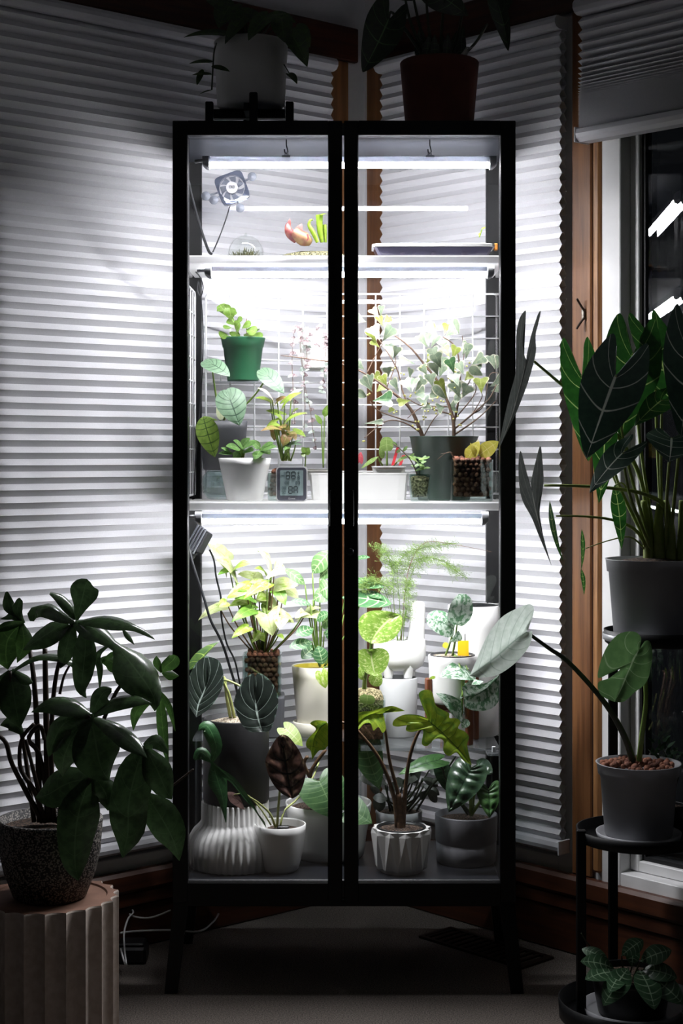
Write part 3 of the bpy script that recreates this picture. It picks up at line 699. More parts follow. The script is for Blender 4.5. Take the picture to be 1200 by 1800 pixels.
# carnivorous plants on a moss mound
P = potted('pitcher_plant_mound', 'moss mound with pitcher plants on the upper shelf', 'pitcher plants', 552, 3.58, ZS1)
c = tuple(P.location)
m = MB(); m.lathe([(.084, 0), (.080, .008), (.066, .016), (.04, .021), (.0005, .023)], c, 40, lambda th, r, z: r*(1+.05*math.sin(5*th)+.03*math.sin(11*th+1)), sx=1.0, sy=.55); m.build('moss_mound', mMossD, P)
mPR = leafmat('red_pitcher', '#6f2f35', '#8f5a50', vein='#5e2833', n=9, vw=.2, trans=.3); mPG = leafmat('green_pitcher', '#66801f', '#7a922c', vein='#92a345', n=5, vw=.1, trans=.35); mPT = plain('pitcher_tan', '#8f7450', .5, col2='#6f4438', nscale=60, trans=.2)
def pitcher(pts, radii, mat, hood=None, hm=None):
    m = MB(); C = curve3(pts, 12); m.tube(C, lambda t: catmull([(r,) for r in radii], 30)[min(29, int(t*29))][0], 10, cap=False); m.build('pitcher', mat, P)
pitcher([W(520, 424, 3.56), W(508, 408, 3.55), W(505, 392, 3.55)], [.006, .010, .008, .003], mPR)
L(P, 'ovate', mPR, 506, 402, 509, 384, 4, 3.55, nrm=(.6, -1, 0))
pitcher([W(545, 426, 3.56), W(530, 418, 3.55), W(516, 408, 3.55)], [.009, .016, .014, .011], mPT)
L(P, 'heart', mPR, 523, 410, 530, 393, 8, 3.55, nrm=(-.3, -1, .2)); L(P, 'ovate', mPR, 536, 424, 541, 411, 5, 3.54)
pitcher([W(566, 426, 3.56), W(562, 405, 3.56), W(561, 378, 3.56)], [.004, .006, .007, .0085], mPG)
pitcher([W(572, 426, 3.57), W(571, 410, 3.57), W(570, 395, 3.57)], [.003, .004, .005, .005], mPG)
pitcher([W(558, 426, 3.55), W(551, 410, 3.55), W(543, 396, 3.55), W(545, 387, 3.55), W(550, 387, 3.55)], [.004, .0055, .004, .003, .001], mPG)
L(P, 'ovate', mPG, 561, 378, 574, 376, 5, 3.55, nrm=(0, -.3, 1))
stem(P, mPG, [W(590, 426, 3.58), W(594, 400, 3.58), W(590, 380, 3.58)], .004, .006, name='pitcher')
# seed tray
P = thing('seed_tray', 'dark shallow seed tray with white lid on the upper shelf', 'tray', (WX(760, 3.54), 3.54, ZS1))
c = tuple(P.location); hwx = .134
m = MB(); m.lathe([(.0005, .001), (.118, .001), (.120, .003), (.130, .022), (.128, .022), (.118, .004), (.0005, .004)], c, 48, sq=14, sy=.35, sm=False); m.build('tray', clear('smoky_tray', '#a59fb4', .08, .55, '#8f8aa6'), P)
m = MB(); m.lathe([(.127, .0225), (.134, .0225), (.134, .0285), (.130, .0295), (.0005, .0295), (.0005, .0225)], c, 48, sq=14, sy=.36, sm=False); m.build('lid', mWhiteP, P)
for k in range(3):
    m = MB(); x = c[0]+(-.068, .0, .066)[k]; m.box((x-.005, c[1]-.0455, c[2]+.001), (x+.005, c[1]-.0425, c[2]+.010)); m.build('tab', plain('tray_tab', '#5b5568', .4), P)
P2 = P
mSeed = leafmat('seedling_leaf', '#8fae3a', vein='#b9cf6a', n=3, trans=.4)
stem(P, mSeed, [W(842, 417, 3.54), W(845, 408, 3.54), W(847, 402, 3.54)], .0016, .001, name='seedling'); L(P, 'lance', mSeed, 846, 403, 854, 399, 2.5, 3.54, nrm=(0, -.6, .8), rows=8, name='seedling_leaf'); L(P, 'lance', mSeed, 845, 410, 840, 414, 2.5, 3.54, rows=8, name='seedling_leaf')
m = MB(); q = W(871, 436, 3.54); m.box((q.x-.0045, q.y-.006, q.z-.006), (q.x+.0045, q.y+.006, q.z+.010), bev=.002); m.build('clip', plain('orange_clip', '#d98a3c', .5), P)

# ------------------------------------------------------------------ wire grids of the middle compartment
mWire = plain('white_wire', '#f0f0f2', .35, var=.02)
def grid(o, ux, w, h, nx, nz, name, label, rr=.0018):
    P = thing(name, label, 'wire grid', o, 'wire grids in the cabinet')
    o = Vector(o); ux = Vector(ux); m = MB(); R = .008
    pts = []
    for (cx, cz, a0) in ((w-R, h-R, 0), (R, h-R, 90), (R, R, 180), (w-R, R, 270)):
        for a in range(0, 91, 30): pts.append(o+ux*(cx+R*math.cos(math.radians(a0+a)))+Vector((0, 0, cz+R*math.sin(math.radians(a0+a)))))
    m.tube(pts+[pts[0]], .0025, 6, cap=False); m.build('frame', mWire, P)
    for i in range(1, nx):
        m = MB(); q = o+ux*(w*i/nx); m.tube([q, q+Vector((0, 0, h))], rr, 5); m.build('wire', mWire, P)
    for k in range(1, nz):
        m = MB(); q = o+Vector((0, 0, h*k/nz)); m.tube([q, q+ux*w], rr, 5); m.build('wire', mWire, P)
    return P
gd = 3.742
gx0, gx1, gz0, gz1 = WX(362, gd), WX(873, gd), WZ(868, gd), WZ(517, gd)
gz0 = max(gz0, ZS2+.003)
grid((gx0, gd, gz0), (1, 0, 0), gx1-gx0, gz1-gz0, 12, 9, 'wire_grid', 'large white wire grid along the cabinet back')
grid((X0+.020, 3.50, gz0), (0, 1, 0), .215, gz1-gz0, 4, 9, 'wire_grid', 'narrow white wire grid on the cabinet left side')
# ------------------------------------------------------------------ middle compartment: left half
def hygro():
    d = 3.515; x0, x1 = WX(485, d), WX(540, d); z0, z1 = ZS2, WZ(820, d); w = x1-x0; h = z1-z0
    P = thing('hygrometer', 'white digital hygrometer with grey screen on the middle shelf', 'hygrometer', ((x0+x1)/2, d, z0))
    cx, cz = (x0+x1)/2, (z0+z1)/2
    def rbox(hx, hz, ya, yb, r, cz=cz):
        m = MB(); vs = []
        pts = []
        for (sx, sz, a0) in ((1, 1, 0), (-1, 1, 90), (-1, -1, 180), (1, -1, 270)):
            for a in range(0, 91, 18): pts.append((cx+sx*(hx-r)+r*math.cos(math.radians(a0+a)), cz+sz*(hz-r)+r*math.sin(math.radians(a0+a))))
        n = len(pts); vs = [(x, ya, z) for x, z in pts]+[(x, yb, z) for x, z in pts]
        m.add(vs, [tuple(range(n)), tuple(range(2*n-1, n-1, -1))]+[(i, n+i, n+(i+1) % n, (i+1) % n) for i in range(n)]); return m
    rbox(w/2, h/2, d, d+.016, .008).build('case', mWhiteP, P)
    rbox(w/2*.93, h/2*.94, d-.0012, d+.0005, .007).build('bezel', plain('grey_bezel', '#55565f', .35, var=.05), P)
    s = rbox(w/2*.74, h/2*.72, d-.0020, d-.0013, .002, cz+h*.035).build('screen', plain('lcd_green_grey', '#9fb3b3', .3, var=.06, nscale=90), P)
    ys = d-.0023
    sx0, sz1 = cx-w/2*.74, cz+h*.035+h/2*.72; sw, sh = w*.74, h*.72
    SEG = {'a': ((0, 1), (1, 1)), 'b': ((1, 1), (1, .5)), 'c': ((1, .5), (1, 0)), 'd': ((0, 0), (1, 0)), 'e': ((0, .5), (0, 0)), 'f': ((0, 1), (0, .5)), 'g': ((0, .5), (1, .5))}
    def digit(m, u, v, du, dv, segs, t):
        for q in segs:
            (a, b), (c2, e) = SEG[q]
            p = (sx0+sw*(u+du*a), sz1-sh*(v+dv*(1-b))); r = (sx0+sw*(u+du*c2), sz1-sh*(v+dv*(1-e)))
            if abs(p[0]-r[0]) < 1e-6: m.box((p[0]-t, ys, min(p[1], r[1])+t), (p[0]+t, ys+.0003, max(p[1], r[1])-t))
            else: m.box((min(p[0], r[0])+t, ys, p[1]-t), (max(p[0], r[0])-t, ys+.0003, p[1]+t))
    mk = plain('lcd_ink', '#232a30', .5); mf = plain('lcd_ink_faint', '#5b6d70', .5)
    for (u, v, du, dv, sg, t) in ((.26, .06, .15, .28, 'abcdefg', .0008), (.50, .06, .15, .28, 'abcdefg', .0008), (.37, .64, .15, .28, 'abcdefg', .0008), (.60, .64, .15, .28, 'abcefg', .0008)):
        m = MB(); digit(m, u, v, du, dv, sg, t); m.build('digit', mk, s)
    for (u, v, du, dv, sg, t) in ((.04, .06, .14, .28, 'bcg', .0006), (.76, .22, .09, .13, 'abcdefg', .0005), (.76, .07, .08, .1, 'afg', .0005), (.14, .45, .06, .1, 'bc', .0004), (.22, .45, .07, .1, 'abcdefg', .0004), (.31, .45, .07, .1, 'abcdefg', .0004), (.52, .42, .07, .1, 'a', .0004), (.66, .45, .08, .1, 'abcdefg', .0004), (.77, .45, .08, .1, 'abcdg', .0004),
                                 (.08, .65, .07, .1, 'abcdefg', .0004), (.17, .65, .07, .1, 'abcdefg', .0004), (.08, .82, .07, .1, 'acdfg', .0004), (.17, .82, .07, .1, 'abcdef', .0004)):
        m = MB(); digit(m, u, v, du, dv, sg, t); m.build('digit', mf, s)
    cu = bpy.data.curves.new('maker_mark', 'FONT'); cu.body = 'Govee'; cu.size = .0058; cu.align_x = 'CENTER'; cu.extrude = .0001
    to = bpy.data.objects.new('maker_mark', cu); COL.objects.link(to); to.rotation_euler = (math.pi/2, 0, 0); cu.materials.append(mWhiteP)
    to.parent = P; to.location = (0, -.0015, .0052)
    dg = bpy.context.evaluated_depsgraph_get(); me = bpy.data.meshes.new_from_object(to.evaluated_get(dg)); me.name = 'maker_mark'
    o2 = bpy.data.objects.new('maker_mark', me); COL.objects.link(o2); o2.parent = P; o2.location = to.location; o2.rotation_euler = to.rotation_euler; bpy.data.objects.remove(to)
hygro()
# dragon scale alocasia in a square dark pot on a clear glass jar
mDrag = leafmat('dragon_scale_leaf', '#5f7a60', '#6c886c', vein='#1f3d29', n=8, vw=.26, mid=.06, k=.35, trans=.25, rough=.45, vfade=.35)
mDragG = leafmat('dragon_scale_old_leaf', '#6f8c3c', '#86a24a', vein='#33501f', n=8, vw=.22, mid=.06, k=.35, trans=.3)
P = potted('glass_jar', 'upturned clear glass jar behind the white pot', 'jar', 386, 3.69, ZS2)
m = MB(); m.lathe([(.022, .0), (.030, .004), (.040, .02), (.042, .036), (.038, .054), (.028, .0665), (.026, .0665), (.036, .053), (.0395, .036), (.037, .02), (.028, .006), (.0005, .006)], tuple(P.location), 32); m.build('jar_body', clear('jar_glass', '#e9f0f0', .1), P)
zj = ZS2+.0675
P = potted('potted_alocasia', 'silvery dragon scale alocasia in a dark grey square pot', 'potted plant', 392, 3.683, zj)
pot(P, mDarkP, .046, .0555, WZ(741, 3.683)-zj, sq=8, th=.003, rot=0.08); soil(P, mSoil, .050, WZ(741, 3.683)-zj-.01, sq=8)
S = (392, 742, 3.66)
def dleaf(jx, jy, tx, ty, hw, d, mat=mDrag, to=S, dd=-.02, **k): return L(P, 'pelt', mat, jx, jy, tx, ty, hw, d, dd, to=to, pm=mStemG, pr=1.8, quilt=.05, n=8, **k)
dleaf(372, 640, 404, 662, 18, 3.60, nrm=(.1, -.75, .75), to=(388, 742, 3.66))
dleaf(404, 702, 421, 748, 27, 3.57, nrm=(0, -1, .35))
dleaf(470, 660, 499, 692, 17, 3.60, nrm=(-.1, -.8, .7), to=(400, 742, 3.66))
L(P, 'ovate', mDragG, 357, 733, 378, 804, 20, 3.585, dd=-.01, to=(385, 742, 3.66), pm=mStemG, quilt=.05, nrm=(-.1, -1, .2))
L(P, 'ovate', leafmat('pale_new_leaf', '#dfe6c0', vein='#c3d2a0', n=6, trans=.4), 388, 738, 385, 702, 8, 3.65, nrm=(.4, -1, .1))
# peperomia in the white pot
P = potted('potted_peperomia', 'small round leaved peperomia in a tapered white pot', 'potted plant', 430, 3.57, ZS2)
zt = WZ(806, 3.57)-ZS2
pot(P, mWhiteP, .040, .0585, zt, th=.0035); soil(P, mSoil, .053, zt-.006)
mPep = leafmat('peperomia_leaf', '#4d7336', '#618747', vein='#8fab70', n=4, vw=.08, mid=.05, trans=.35, rough=.3)
for a in ((421, 789, 400, 785, 9), (424, 786, 437, 772, 9), (427, 788, 412, 776, 8), (427, 787, 447, 780, 9), (408, 797, 387, 797, 5), (404, 794, 390, 788, 4), (457, 788, 441, 776, 8), (458, 788, 478, 780, 7), (458, 790, 483, 786, 7), (457, 792, 450, 806, 8), (460, 792, 472, 798, 8), (430, 792, 443, 793, 8), (420, 795, 412, 806, 6)):
    a = (a[0], a[1], a[0]+(a[2]-a[0])*1.15, a[1]+(a[3]-a[1])*1.15, a[4]*1.3)
    L(P, 'ovate', mPep, *a, d=3.55+RND.uniform(-.02, .02), dd=RND.uniform(-.025, .0), to=((426 if a[0] < 440 else 457), 808, 3.57), pm=mStemG, pr=1.5, nrm=(RND.uniform(-.3, .3), -.65, .8), bend=.08, rows=12)
# clay vase with a pink and green arrowhead plant
P = potted('potted_syngonium', 'bronze arrowhead plant in a glass cylinder of clay pebbles', 'potted plant', 503, 3.60, ZS2)
c = tuple(P.location)
m = MB(); m.lathe([(.040, 0), (.042, .003), (.043, .062), (.040, .062), (.039, .010), (.0005, .010)], c, 36); m.build('glass_vase', mVase, P)
rr = random.Random(5)
for k in range(6):
    for i in range(14):
        a = math.pi+math.pi*i/13+k*.12; pebble(P, (c[0]+.0335*math.cos(a), c[1]+.0335*math.sin(a), c[2]+.016+k*.0098), .0058*rr.uniform(.85, 1.15), rr)
for i in range(26):
    a = rr.random()*6.28; r = .030*math.sqrt(rr.random()); pebble(P, (c[0]+r*math.cos(a), c[1]+r*math.sin(a), c[2]+.068), .0062*rr.uniform(.85, 1.15), rr)
m = MB(); m.lathe([(.029, .011), (.029, .062), (.0005, .063)], c, 20); m.build('clay_core', mClay, P)
mSyB = leafmat('bronze_arrow_leaf', '#8a8a4a', '#a07a55', vein='#c5b27a', n=5, vw=.07, mid=.05, trans=.4); mSyG = leafmat('olive_arrow_leaf', '#7f9a3a', '#93ad4a', vein='#b8c86a', n=5, vw=.07, mid=.05, trans=.4); mSyP = leafmat('pink_arrow_leaf', '#e6cdbb', '#e9dccb', vein='#d9b8a0', n=5, vw=.06, trans=.4)
S = (503, 810, 3.60)
for (mt, a) in ((mSyP, (478, 700, 452, 682, 12)), (mSyG, (475, 705, 447, 700, 9)), (mSyG, (500, 706, 530, 690, 11)), (mSyP, (512, 695, 532, 684, 9)), (mSyB, (487, 704, 505, 698, 10)), (mSyG, (492, 728, 467, 722, 11)), (mSyG, (510, 730, 525, 718, 12)), (mSyG, (505, 738, 541, 726, 8)), (mSyG, (485, 742, 468, 750, 13)), (mSyB, (490, 752, 458, 758, 10)), (mSyB, (483, 758, 482, 775, 10)), (mSyB, (505, 765, 497, 785, 13)), (mSyB, (495, 748, 510, 760, 10)), (mSyG, (516, 757, 537, 768, 11)), (mPep, (508, 785, 498, 793, 6)), (mDrag, (520, 778, 496, 788, 7)), (mSyB, (512, 760, 520, 775, 9))):
    L(P, 'syng', mt, *a, d=3.585+RND.uniform(-.02, .02), dd=RND.uniform(-.03, .01), to=(503+RND.uniform(-8, 8), 810, 3.60), pm=mStemG, pr=1.3, nrm=(RND.uniform(-.2, .2), -.6, .8), bend=.1, rows=14)
# green nursery pot on a clear ledge of the grid
P = thing('acrylic_ledge', 'clear ledge hooked on the grid under the green pot', 'shelf', (WX(424, 3.70), 3.70, WZ(671, 3.68)))
c = Vector(P.location); m = MB(); m.box((c.x-.062, c.y-.052, c.z-.003), (c.x+.062, c.y+.038, c.z)); m.build('ledge', mAcry, P)
for sx in (-1, 1):
    m = MB(); m.tube([(c.x+sx*.05, c.y+.037, c.z), (c.x+sx*.05, c.y+.0385, c.z+.03), (c.x+sx*.05, c.y+.046, c.z+.03), (c.x+sx*.05, c.y+.046, c.z+.022)], .0014, 5); m.build('hook', mWire, P)
P = potted('potted_hoya', 'small hoya in a green plastic nursery pot', 'potted plant', 427, 3.68, c.z+.0005)
zt = WZ(594, 3.68)-P.location.z
mGrn = plain('green_plastic', '#245238', .38, var=.06)
m = MB(); m.lathe([(.0005, .004), (.030, .004), (.0355, 0), (.0362, .004), (.0455, zt*.78), (.0470, zt*.785), (.0505, zt-.003), (.0515, zt-.002), (.0515, zt), (.049, zt), (.044, zt*.75), (.034, .007), (.0005, .007)], tuple(P.location), 44); m.build('pot', mGrn, P)
soil(P, mSoil, .047, zt-.012)
mHoy = leafmat('hoya_leaf', '#5c7a2e', '#708e42', vein='#8fa366', n=3, vw=.06, mid=.05, trans=.35, rough=.3)
for i, a in enumerate(((398, 556, 388, 540, 9), (402, 560, 400, 540, 8), (407, 562, 404, 545, 10), (408, 556, 412, 548, 8), (412, 572, 402, 564, 8), (416, 570, 424, 562, 7), (410, 578, 398, 578, 9), (414, 580, 420, 570, 9), (425, 578, 438, 572, 9), (432, 580, 446, 584, 10), (420, 585, 412, 592, 10), (428, 588, 440, 594, 10), (400, 588, 390, 592, 10), (408, 592, 398, 600, 10), (438, 590, 454, 596, 11), (425, 594, 432, 604, 12), (415, 590, 420, 580, 9), (440, 596, 456, 602, 9), (446, 588, 450, 580, 7), (396, 548, 384, 546, 4))):
    a = (a[0], a[1], a[0]+(a[2]-a[0])*1.25, a[1]+(a[3]-a[1])*1.25, a[4]*1.2)
    L(P, 'obov', mHoy, *a, d=3.655+RND.uniform(-.02, .02), dd=RND.uniform(-.02, .0), nrm=(RND.uniform(-.4, .4), -.7, .7), bend=.15, fold=.15, rows=10, cols=3)
stem(P, mStemG, [W(424, 600, 3.67), W(415, 575, 3.65), W(402, 552, 3.65), W(395, 542, 3.65)], .0014, name='stem'); stem(P, mStemB, [W(433, 590, 3.67), W(433, 575, 3.67), W(433, 560, 3.67)], .0008, name='twig')
# string of hearts in a ribbed white hanging pot
P = potted('hanging_pot', 'ribbed white hanging pot with trailing string of hearts', 'potted plant', 556, 3.685, WZ(652, 3.685))
zt = WZ(585, 3.685)-P.location.z
pot(P, mWhiteP, .034, .042, zt, mod=lambda th, r, z: r*(1+(.025*math.cos(26*th) if z > .02 else 0)), seg=104, th=.003, foot=.008); soil(P, mSoil, .036, zt-.008)
m = MB(); _c = Vector(P.location); m.tube([(_c.x, _c.y+.041, _c.z+zt-.004), (_c.x, _c.y+.045, _c.z+zt+.012), (_c.x, _c.y+.0535, _c.z+zt+.014), (_c.x, _c.y+.0545, _c.z+zt+.004)], .0014, 5); m.build('hook', mWire, P)
mSoH = leafmat('string_heart_leaf', '#5f474c', '#6f6164', vein='#c9c2bf', n=4, vw=.25, trans=.25)
mSoW = leafmat('string_heart_pale', '#848e86', '#9aa39a', vein='#5b685d', n=4, vw=.25, trans=.25)
vines = [[(535, 590), (520, 575), (515, 600), (513, 640), (516, 700), (518, 745)], [(540, 588), (528, 590), (531, 640), (538, 690), (545, 720), (550, 760), (556, 790)], [(545, 586), (538, 600), (540, 640), (534, 660), (536, 720), (533, 770)], [(570, 586), (573, 610), (570, 650), (566, 690)]]
rr = random.Random(11)
for v in vines:
    C = catmull(v, 40); stem(P, mTwig, [W(x, y, 3.635+.01*math.sin(i)) for i, (x, y) in enumerate(v)], .0007, name='vine', n=24, seg=4)
    for i in range(2, 40, 3):
        x, y = C[i]
        for sd in (-1, 1):
            if rr.random() < .85: L(P, 'heart', mSoW if (y > 640 and rr.random() < .5) else mSoH, x, y, x+sd*rr.uniform(3, 9), y+rr.uniform(-2, 6), rr.uniform(2.5, 4.5), 3.632, dd=rr.uniform(-.008, .0), nrm=(rr.uniform(-.4, .4), -.9, rr.uniform(-.2, .6)), rows=9, cols=2)
for i in range(30):
    x, y = rr.uniform(518, 574), rr.uniform(570, 612); L(P, 'heart', mSoH if rr.random() < .6 else mSoW, x, y, x+rr.uniform(-7, 7), y+rr.uniform(-3, 6), 3.6, 3.640+rr.uniform(-.015, .01), nrm=(rr.uniform(-.4, .4), -.9, .4), rows=9, cols=2)

# ------------------------------------------------------------------ middle compartment: right half
P = thing('white_planter_box', 'long low white planter box on the middle shelf back', 'planter', (WX(630, 3.66), 3.66, ZS2))
c = Vector(P.location); hx = 86*3.66/F; zt = WZ(831, 3.66)-ZS2
m = MB(); m.lathe([(.0005, 0), (hx*.95, 0), (hx*.955, .003), (hx, zt-.004), (hx*1.01, zt-.003), (hx*1.01, zt), (hx*.985, zt), (hx*.94, .006), (.0005, .006)], tuple(c), 64, sq=16, sy=.42, sm=False); m.build('box', mWhiteP, P)
P = thing('seedling_tray', 'small white tray of seedlings with red plant tags', 'tray', (WX(683, 3.665), 3.665, ZS2+zt-.0175))
c = Vector(P.location)
m = MB(); hx2 = 29*3.665/F; m.lathe([(.0005, 0), (hx2*.9, 0), (hx2, .030), (hx2*1.03, .030), (hx2*1.03, .0325), (hx2*.97, .0325), (hx2*.88, .004), (.0005, .004)], tuple(c), 48, sq=14, sy=.8, sm=False); m.build('tray', mWhiteP, P)
soil(P, mSoil, hx2*.9, .026, sq=12)
mSdl = leafmat('seedling_green', '#7f9c52', '#94b064', vein='#b5c98a', n=4, trans=.35)
L(P, 'round', mSdl, 680, 792, 679, 768, 12, 3.65, to=(680, 818, 3.66), pm=mStemG, pr=2); L(P, 'ovate', mSdl, 672, 806, 668, 782, 6, 3.66, nrm=(.5, -1, 0)); L(P, 'lance', mSdl, 664, 803, 634, 824, 4, 3.64, to=(672, 818, 3.66), pm=mStemG); L(P, 'lance', mSdl, 698, 812, 716, 800, 3, 3.64, to=(692, 818, 3.66), pm=mStemG); L(P, 'lance', mSdl, 720, 806, 748, 803, 4, 3.63, nrm=(0, -.6, .8))
mRed = plain('red_tag', '#c8323c', .45)
for (x, y, x2, y2) in ((690, 818, 699, 786), (703, 818, 709, 800)):
    m = MB(); a, b = W(x, y, 3.655), W(x2, y2, 3.66); v = Vector((.0035, 0, .0008)); t = Vector((0, .0012, 0))
    m.add([a-v-t, a+v-t, b+v-t, b-v-t, a-v+t, a+v+t, b+v+t, b-v+t], [(0, 1, 2, 3), (7, 6, 5, 4), (0, 4, 5, 1), (2, 6, 7, 3), (1, 5, 6, 2), (0, 3, 7, 4)]); m.build('plant_tag', mRed, P)
P = thing('seedling_tray', 'small white seedling tray at the cabinet middle gap', 'tray', (WX(555, 3.665), 3.665, ZS2+zt-.0175))
c = Vector(P.location); m = MB(); m.lathe([(.0005, 0), (hx2*.8, 0), (hx2*.9, .024), (hx2*.93, .026), (hx2*.87, .026), (hx2*.78, .004), (.0005, .004)], tuple(c), 48, sq=14, sy=.8, sm=False); m.build('tray', mWhiteP, P)
soil(P, mSoil, hx2*.8, .021, sq=12)
for a in ((537, 795, 530, 786, 6), (537, 795, 544, 787, 6), (537, 800, 528, 798, 5), (537, 798, 546, 794, 5), (565, 745, 553, 728, 5), (570, 732, 576, 712, 6)): L(P, 'ovate', mHoy, *a, d=3.64, to=(536 if a[0] < 550 else 568, 822, 3.65), pm=mStemG, pr=1.2, nrm=(0, -.8, .6), rows=10)
L(P, 'heart', leafmat('red_leaf', '#c2545e', vein='#d98a8a', n=4, trans=.3), 632, 812, 634, 794, 6, 3.64)
# variegated fig tree
mFig = leafmat('variegated_fig_leaf', '#6b7c68', '#829079', vein='#9aa684', n=4, vw=.07, mid=.04, edge='#c9c9b2', edgew=.24, trans=.3, rough=.4)
mFigG = leafmat('variegated_fig_green', '#7d8a3c', '#8d994a', vein='#b2b878', n=4, vw=.07, mid=.04, edge='#c9c8a4', edgew=.16, trans=.4, rough=.4)
mFigD = leafmat('variegated_fig_dark', '#3f6440', '#4d7348', vein='#7f9c6a', n=4, vw=.07, mid=.04, edge='#dfe2bd', edgew=.16, trans=.2, rough=.35)
P = potted('potted_fig_tree', 'variegated fig shrub in a large dark green nursery pot', 'potted plant', 780, 3.645, ZS2)
zt = WZ(767, 3.645)-ZS2; mDG = plain('dark_green_plastic', '#21392d', .42, var=.06)
m = MB(); m.lathe([(.0005, .003), (.056, .003), (.058, 0), (.0595, .004), (.067, zt*.70), (.0705, zt*.705), (.077, zt-.003), (.0785, zt-.002), (.0785, zt), (.0755, zt), (.066, zt*.68), (.057, .007), (.0005, .007)], tuple(P.location), 48); m.build('pot', mDG, P)
soil(P, mSoil, .073, zt-.014)
def twig(pts, r0, r1, d0=3.645, d1=None): 
    d1 = d0 if d1 is None else d1; k = len(pts)-1
    stem(P, mTwig, [W(x, y, d0+(d1-d0)*i/k) for i, (x, y) in enumerate(pts)], r0, r1, name='branch', n=18, seg=6)
twig([(744, 772), (735, 748), (722, 720), (700, 698), (660, 668), (628, 650)], .0052, .0016, 3.64, 3.60); twig([(797, 772), (797, 745), (790, 715), (770, 672), (745, 640), (720, 610), (688, 586)], .0046, .0014, 3.64, 3.62)
twig([(797, 745), (806, 700), (808, 650), (800, 610), (778, 592)], .003, .0012, 3.64, 3.60); twig([(797, 755), (830, 728), (860, 700), (872, 676)], .0024, .0012, 3.64, 3.58); twig([(797, 765), (840, 735), (872, 704)], .0022, .001, 3.64, 3.6)
twig([(744, 765), (715, 745), (680, 740), (640, 770)], .002, .001, 3.64, 3.58); twig([(735, 745), (700, 735), (665, 722), (650, 706)], .002, .001, 3.64, 3.6); twig([(722, 720), (708, 690), (698, 650), (676, 612), (660, 590)], .0022, .001, 3.64, 3.66)
twig([(790, 715), (760, 715), (737, 712), (715, 700)], .0018, .001, 3.64, 3.6); twig([(797, 730), (770, 722), (742, 716), (716, 735)], .0018, .001, 3.64, 3.6); twig([(806, 700), (825, 670), (832, 640)], .0016, .0008); twig([(806, 660), (815, 625), (812, 590)], .0016, .0008); twig([(830, 728), (846, 700), (846, 690)], .0014, .0008, 3.62, 3.6); twig([(744, 768), (760, 740), (770, 728)], .0014, .001); twig([(800, 735), (835, 690), (830, 660)], .0016, .0008)
twig([(645, 655), (665, 615), (672, 607)], .0014, .0008, 3.6, 3.62); twig([(680, 680), (695, 640), (693, 625)], .0014, .0008, 3.61, 3.62); twig([(830, 728), (850, 712), (860, 660), (877, 656)], .0014, .0008, 3.62, 3.6)
FG = [('w', 667, 560, 655, 545, 9), ('w', 668, 558, 670, 540, 6), ('g', 672, 574, 666, 558, 8), ('g', 672, 574, 683, 560, 8), ('w', 644, 566, 628, 560, 9), ('w', 668, 598, 655, 578, 13), ('w', 672, 600, 688, 578, 14), ('g', 662, 605, 650, 582, 9), ('g', 668, 612, 654, 600, 8), ('w', 690, 630, 683, 608, 11), ('w', 692, 630, 698, 612, 9), ('w', 730, 640, 705, 633, 8), ('w', 752, 612, 738, 592, 9), ('w', 754, 610, 752, 588, 10), ('w', 757, 612, 768, 592, 9), ('w', 770, 592, 752, 575, 11), ('g', 780, 590, 786, 572, 9), ('w', 782, 592, 796, 580, 10), ('g', 772, 580, 760, 574, 7), ('s', 806, 588, 800, 564, 6), ('w', 785, 618, 778, 600, 10), ('g', 790, 628, 780, 612, 11), ('g', 795, 632, 802, 612, 10), ('w', 812, 625, 820, 605, 9), ('w', 818, 632, 822, 608, 10), ('w', 828, 642, 848, 628, 12), ('w', 826, 648, 842, 650, 11), ('w', 775, 648, 765, 625, 13), ('w', 776, 650, 780, 630, 10), ('w', 770, 662, 762, 640, 11), ('w', 772, 664, 778, 645, 10), ('f', 798, 658, 790, 634, 12), ('s', 848, 660, 828, 648, 9), ('w', 870, 650, 862, 628, 11), ('w', 872, 650, 878, 630, 10), ('w', 860, 680, 880, 668, 11), ('w', 862, 688, 878, 684, 9), ('g', 846, 692, 845, 668, 14), ('w', 808, 700, 800, 676, 14), ('w', 812, 700, 822, 680, 13), ('g', 786, 700, 772, 672, 9), ('w', 782, 698, 760, 690, 12), ('s', 784, 702, 764, 682, 8), ('s', 800, 712, 806, 694, 7), ('w', 782, 716, 770, 718, 11), ('w', 784, 716, 798, 714, 11), ('w', 722, 690, 712, 670, 10), ('w', 724, 690, 728, 668, 9), ('w', 728, 694, 744, 690, 13), ('w', 728, 690, 742, 668, 10), ('w', 730, 700, 748, 704, 11), ('g', 722, 704, 702, 708, 8), ('g', 676, 676, 660, 660, 9), ('g', 680, 680, 672, 662, 9), ('w', 682, 664, 680, 648, 9), ('w', 655, 690, 638, 668, 9), ('w', 652, 688, 650, 662, 8), ('f', 654, 705, 684, 702, 15), ('s', 644, 698, 628, 690, 8), ('g', 684, 712, 688, 722, 6), ('g', 660, 690, 672, 680, 8), ('w', 640, 650, 628, 640, 10), ('w', 720, 666, 722, 650, 7), ('g', 748, 640, 758, 626, 8), ('w', 760, 680, 756, 660, 12), ('w', 790, 690, 800, 670, 12), ('w', 750, 660, 742, 645, 10), ('w', 806, 680, 798, 660, 12), ('w', 700, 690, 690, 670, 9), ('w', 740, 720, 752, 712, 9), ('w', 638, 745, 668, 742, 5), ('g', 816, 670, 826, 660, 9), ('w', 768, 640, 760, 615, 11), ('w', 815, 660, 806, 640, 11)]
